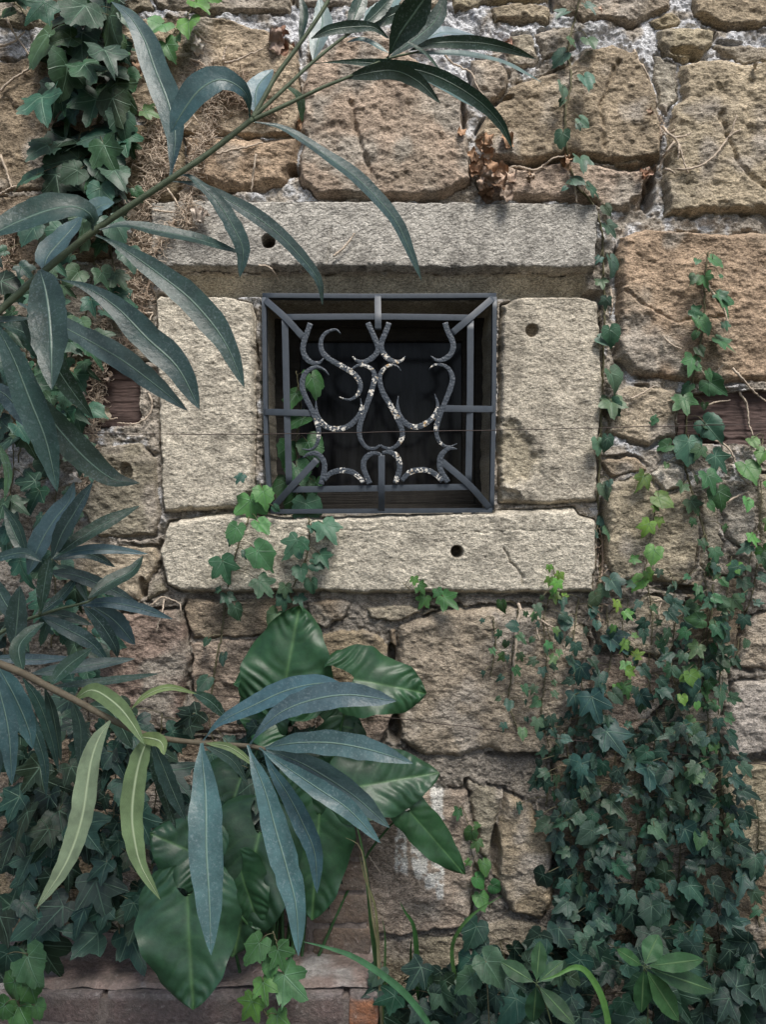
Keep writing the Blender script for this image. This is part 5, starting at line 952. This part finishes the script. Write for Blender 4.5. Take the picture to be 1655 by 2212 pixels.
def curled(x, y, s, label, col=(.36, .225, .14), n=1):
    mb = MB()
    for k in range(n):
        px, py = x + RNG.gauss(0, s * (.65 if n > 6 else .45 if n > 4 else .15)) * (n > 1), y + RNG.gauss(0, s * (.6 if n > 4 else .15)) * (n > 1); sz = s * RNG.uniform(.45, .95) / 1000; R = np.array([[1, 0, 0], [0, 0, 1], [0, -1, 0]]) @ np.eye(3) + NR.randn(3, 3) * .45; R, _ = np.linalg.qr(R)
        u, v_ = np.meshgrid(np.linspace(-1, 1, 12), np.linspace(-1, 1, 12)); th = np.arctan2(v_, u); rad = (1 - .32 * (u**2 * v_**2)) * (1 + .22 * np.sin(th * 5 + k * 2) * (u**2 + v_**2) / 2); u2, v2 = u * rad * (1 - .35 * np.abs(v_)), v_ * rad
        cu = RNG.uniform(.6, 1.7); X_ = np.sin(u2 * cu) / cu; Z_ = (1 - np.cos(u2 * cu)) / cu + .3 * np.sin(v2 * 4 + k) * (.4 + np.abs(u)) + .10 * NR.randn(12, 12); pts = np.stack([X_, v2, Z_], -1).reshape(-1, 3) @ R.T * sz * .7
        pts += np.array(P(px, py, Hat(px, py) + .012 + RNG.uniform(0, .012))); f = [(j * 12 + i, j * 12 + i + 1, (j + 1) * 12 + i + 1, (j + 1) * 12 + i) for j in range(11) for i in range(11)]
        cc = np.array(col) * RNG.uniform(.5, 1.3) + (np.array((.3, .28, .25)) * .6 if RNG.random() < .25 else 0); mb.add(pts, f, cc)
    o = mb.build('dead_leaf' if n == 1 else 'dead_leaf_cluster', M['dead']); tag(o, label, 'dead leaf' if n == 1 else 'dead leaves', 'dry curled leaves on the wall')
curled(1040, 320, 34, 'cluster of curled brown leaves hanging in the joint above the lintel', n=12); curled(1064, 392, 34, 'lower cluster of brown curled leaves just above the lintel', (.31, .19, .12), n=12)
curled(1150, 382, 16, 'row of tiny withered bits right of the brown leaf clusters', (.38, .28, .2), n=5); curled(1225, 350, 26, 'small brown curled leaves behind the thin ivy strand', (.3, .16, .08), n=3)
curled(1395, 375, 18, 'small rusty leaf scraps in the gap at the top right', (.4, .22, .14), n=3); curled(1405, 245, 14, 'tiny withered leaf at the foot of the long twig', (.4, .28, .2), n=2)
curled(1632, 145, 28, 'pale tan dead leaf at the top right edge', (.62, .52, .4)); curled(430, 100, 30, 'whitish shrivelled leaf at the top beside the bright ivy', (.6, .55, .48), n=2)
curled(432, 465, 34, 'shrivelled grey leaf on the left end of the lintel', (.36, .3, .25), n=3); curled(237, 815, 32, 'pale curled leaf on the left hand timber beam', (.6, .47, .38)); curled(225, 895, 28, 'ochre curled leaf on the hairy root under the timber beam', (.42, .34, .22))
curled(165, 1030, 26, 'white dead leaf among the ivy left of the jamb', (.72, .66, .6)); curled(610, 80, 40, 'dark brown dead leaves in the gap at the top', (.22, .12, .08), n=5); curled(645, 275, 30, 'tan dead leaf in the joint left of the central stone', (.42, .27, .17), n=2)
curled(300, 150, 22, 'brown curled scrap beside the long upright oleander leaf', (.4, .26, .17), n=2); curled(1300, 20, 14, 'small rusty scrap near the top of the thin strand', (.4, .25, .17)); curled(1100, 95, 22, 'rusty leaf scraps on the white mortar above the central stones', (.36, .17, .1), n=3)
print('faces', len(Q))

# ------------------------------------------------------------------ unseen tree added behind and above the camera to shade the wall's foot
tr_ = thing('added_shade_tree', (1.9, -3.6, 0), 'unseen leafy tree added behind the viewpoint to shade the foot of the wall', 'tree')
mb = MB(); tube(mb, crv([(1.9, -3.6, 0), (1.85, -3.5, 1.2), (1.6, -3.3, 2.2), (1.0, -2.8, 3.0)], 24), np.linspace(.14, .07, 24), 12, (.2, .16, .12))
for a_ in range(7):
    tx_, ty_ = [(-1.9, -1.6), (-1.2, -2.6), (-.3, -1.5), (.6, -1.6), (1.6, -1.4), (2.2, -2.4), (-2.2, -2.4)][a_]; tube(mb, crv([(1.2, -2.95, 2.8), ((1.2 + tx_) / 2, (ty_ - 2.9) / 2, 3.0), (tx_, ty_, 2.95)], 16), np.linspace(.045, .008, 16), 7, (.2, .16, .12))
mb.build('trunk', M['stem_brown'], tr_); mb = MB(); rt = np.random.RandomState(5); N_ = 9000
ctr = np.stack([rt.uniform(-2.9, 2.9, N_), rt.uniform(-3.6, -1.15, N_), rt.uniform(2.62, 3.25, N_)], 1); ctr = ctr[fbm(ctr[:, 0] * 100, ctr[:, 1] * 100, 60, 2, 3) > -.28]
ln_ = rt.uniform(.03, .055, len(ctr)); d1_ = rt.randn(len(ctr), 3) * [1, 1, .5]; d1_ /= np.linalg.norm(d1_, axis=1)[:, None]; d2_ = np.cross(d1_, rt.randn(len(ctr), 3) * [.4, .4, 1]); d2_ /= np.linalg.norm(d2_, axis=1)[:, None]
vv_ = np.stack([ctr - d1_ * ln_[:, None], ctr + d2_ * ln_[:, None] * .45, ctr + d1_ * ln_[:, None], ctr - d2_ * ln_[:, None] * .45], 1).reshape(-1, 3)
mb.add(vv_, [(4 * i, 4 * i + 1, 4 * i + 2, 4 * i + 3) for i in range(len(ctr))], (.04, .09, .03)); mb.build('crown', M['grass'], tr_, False)
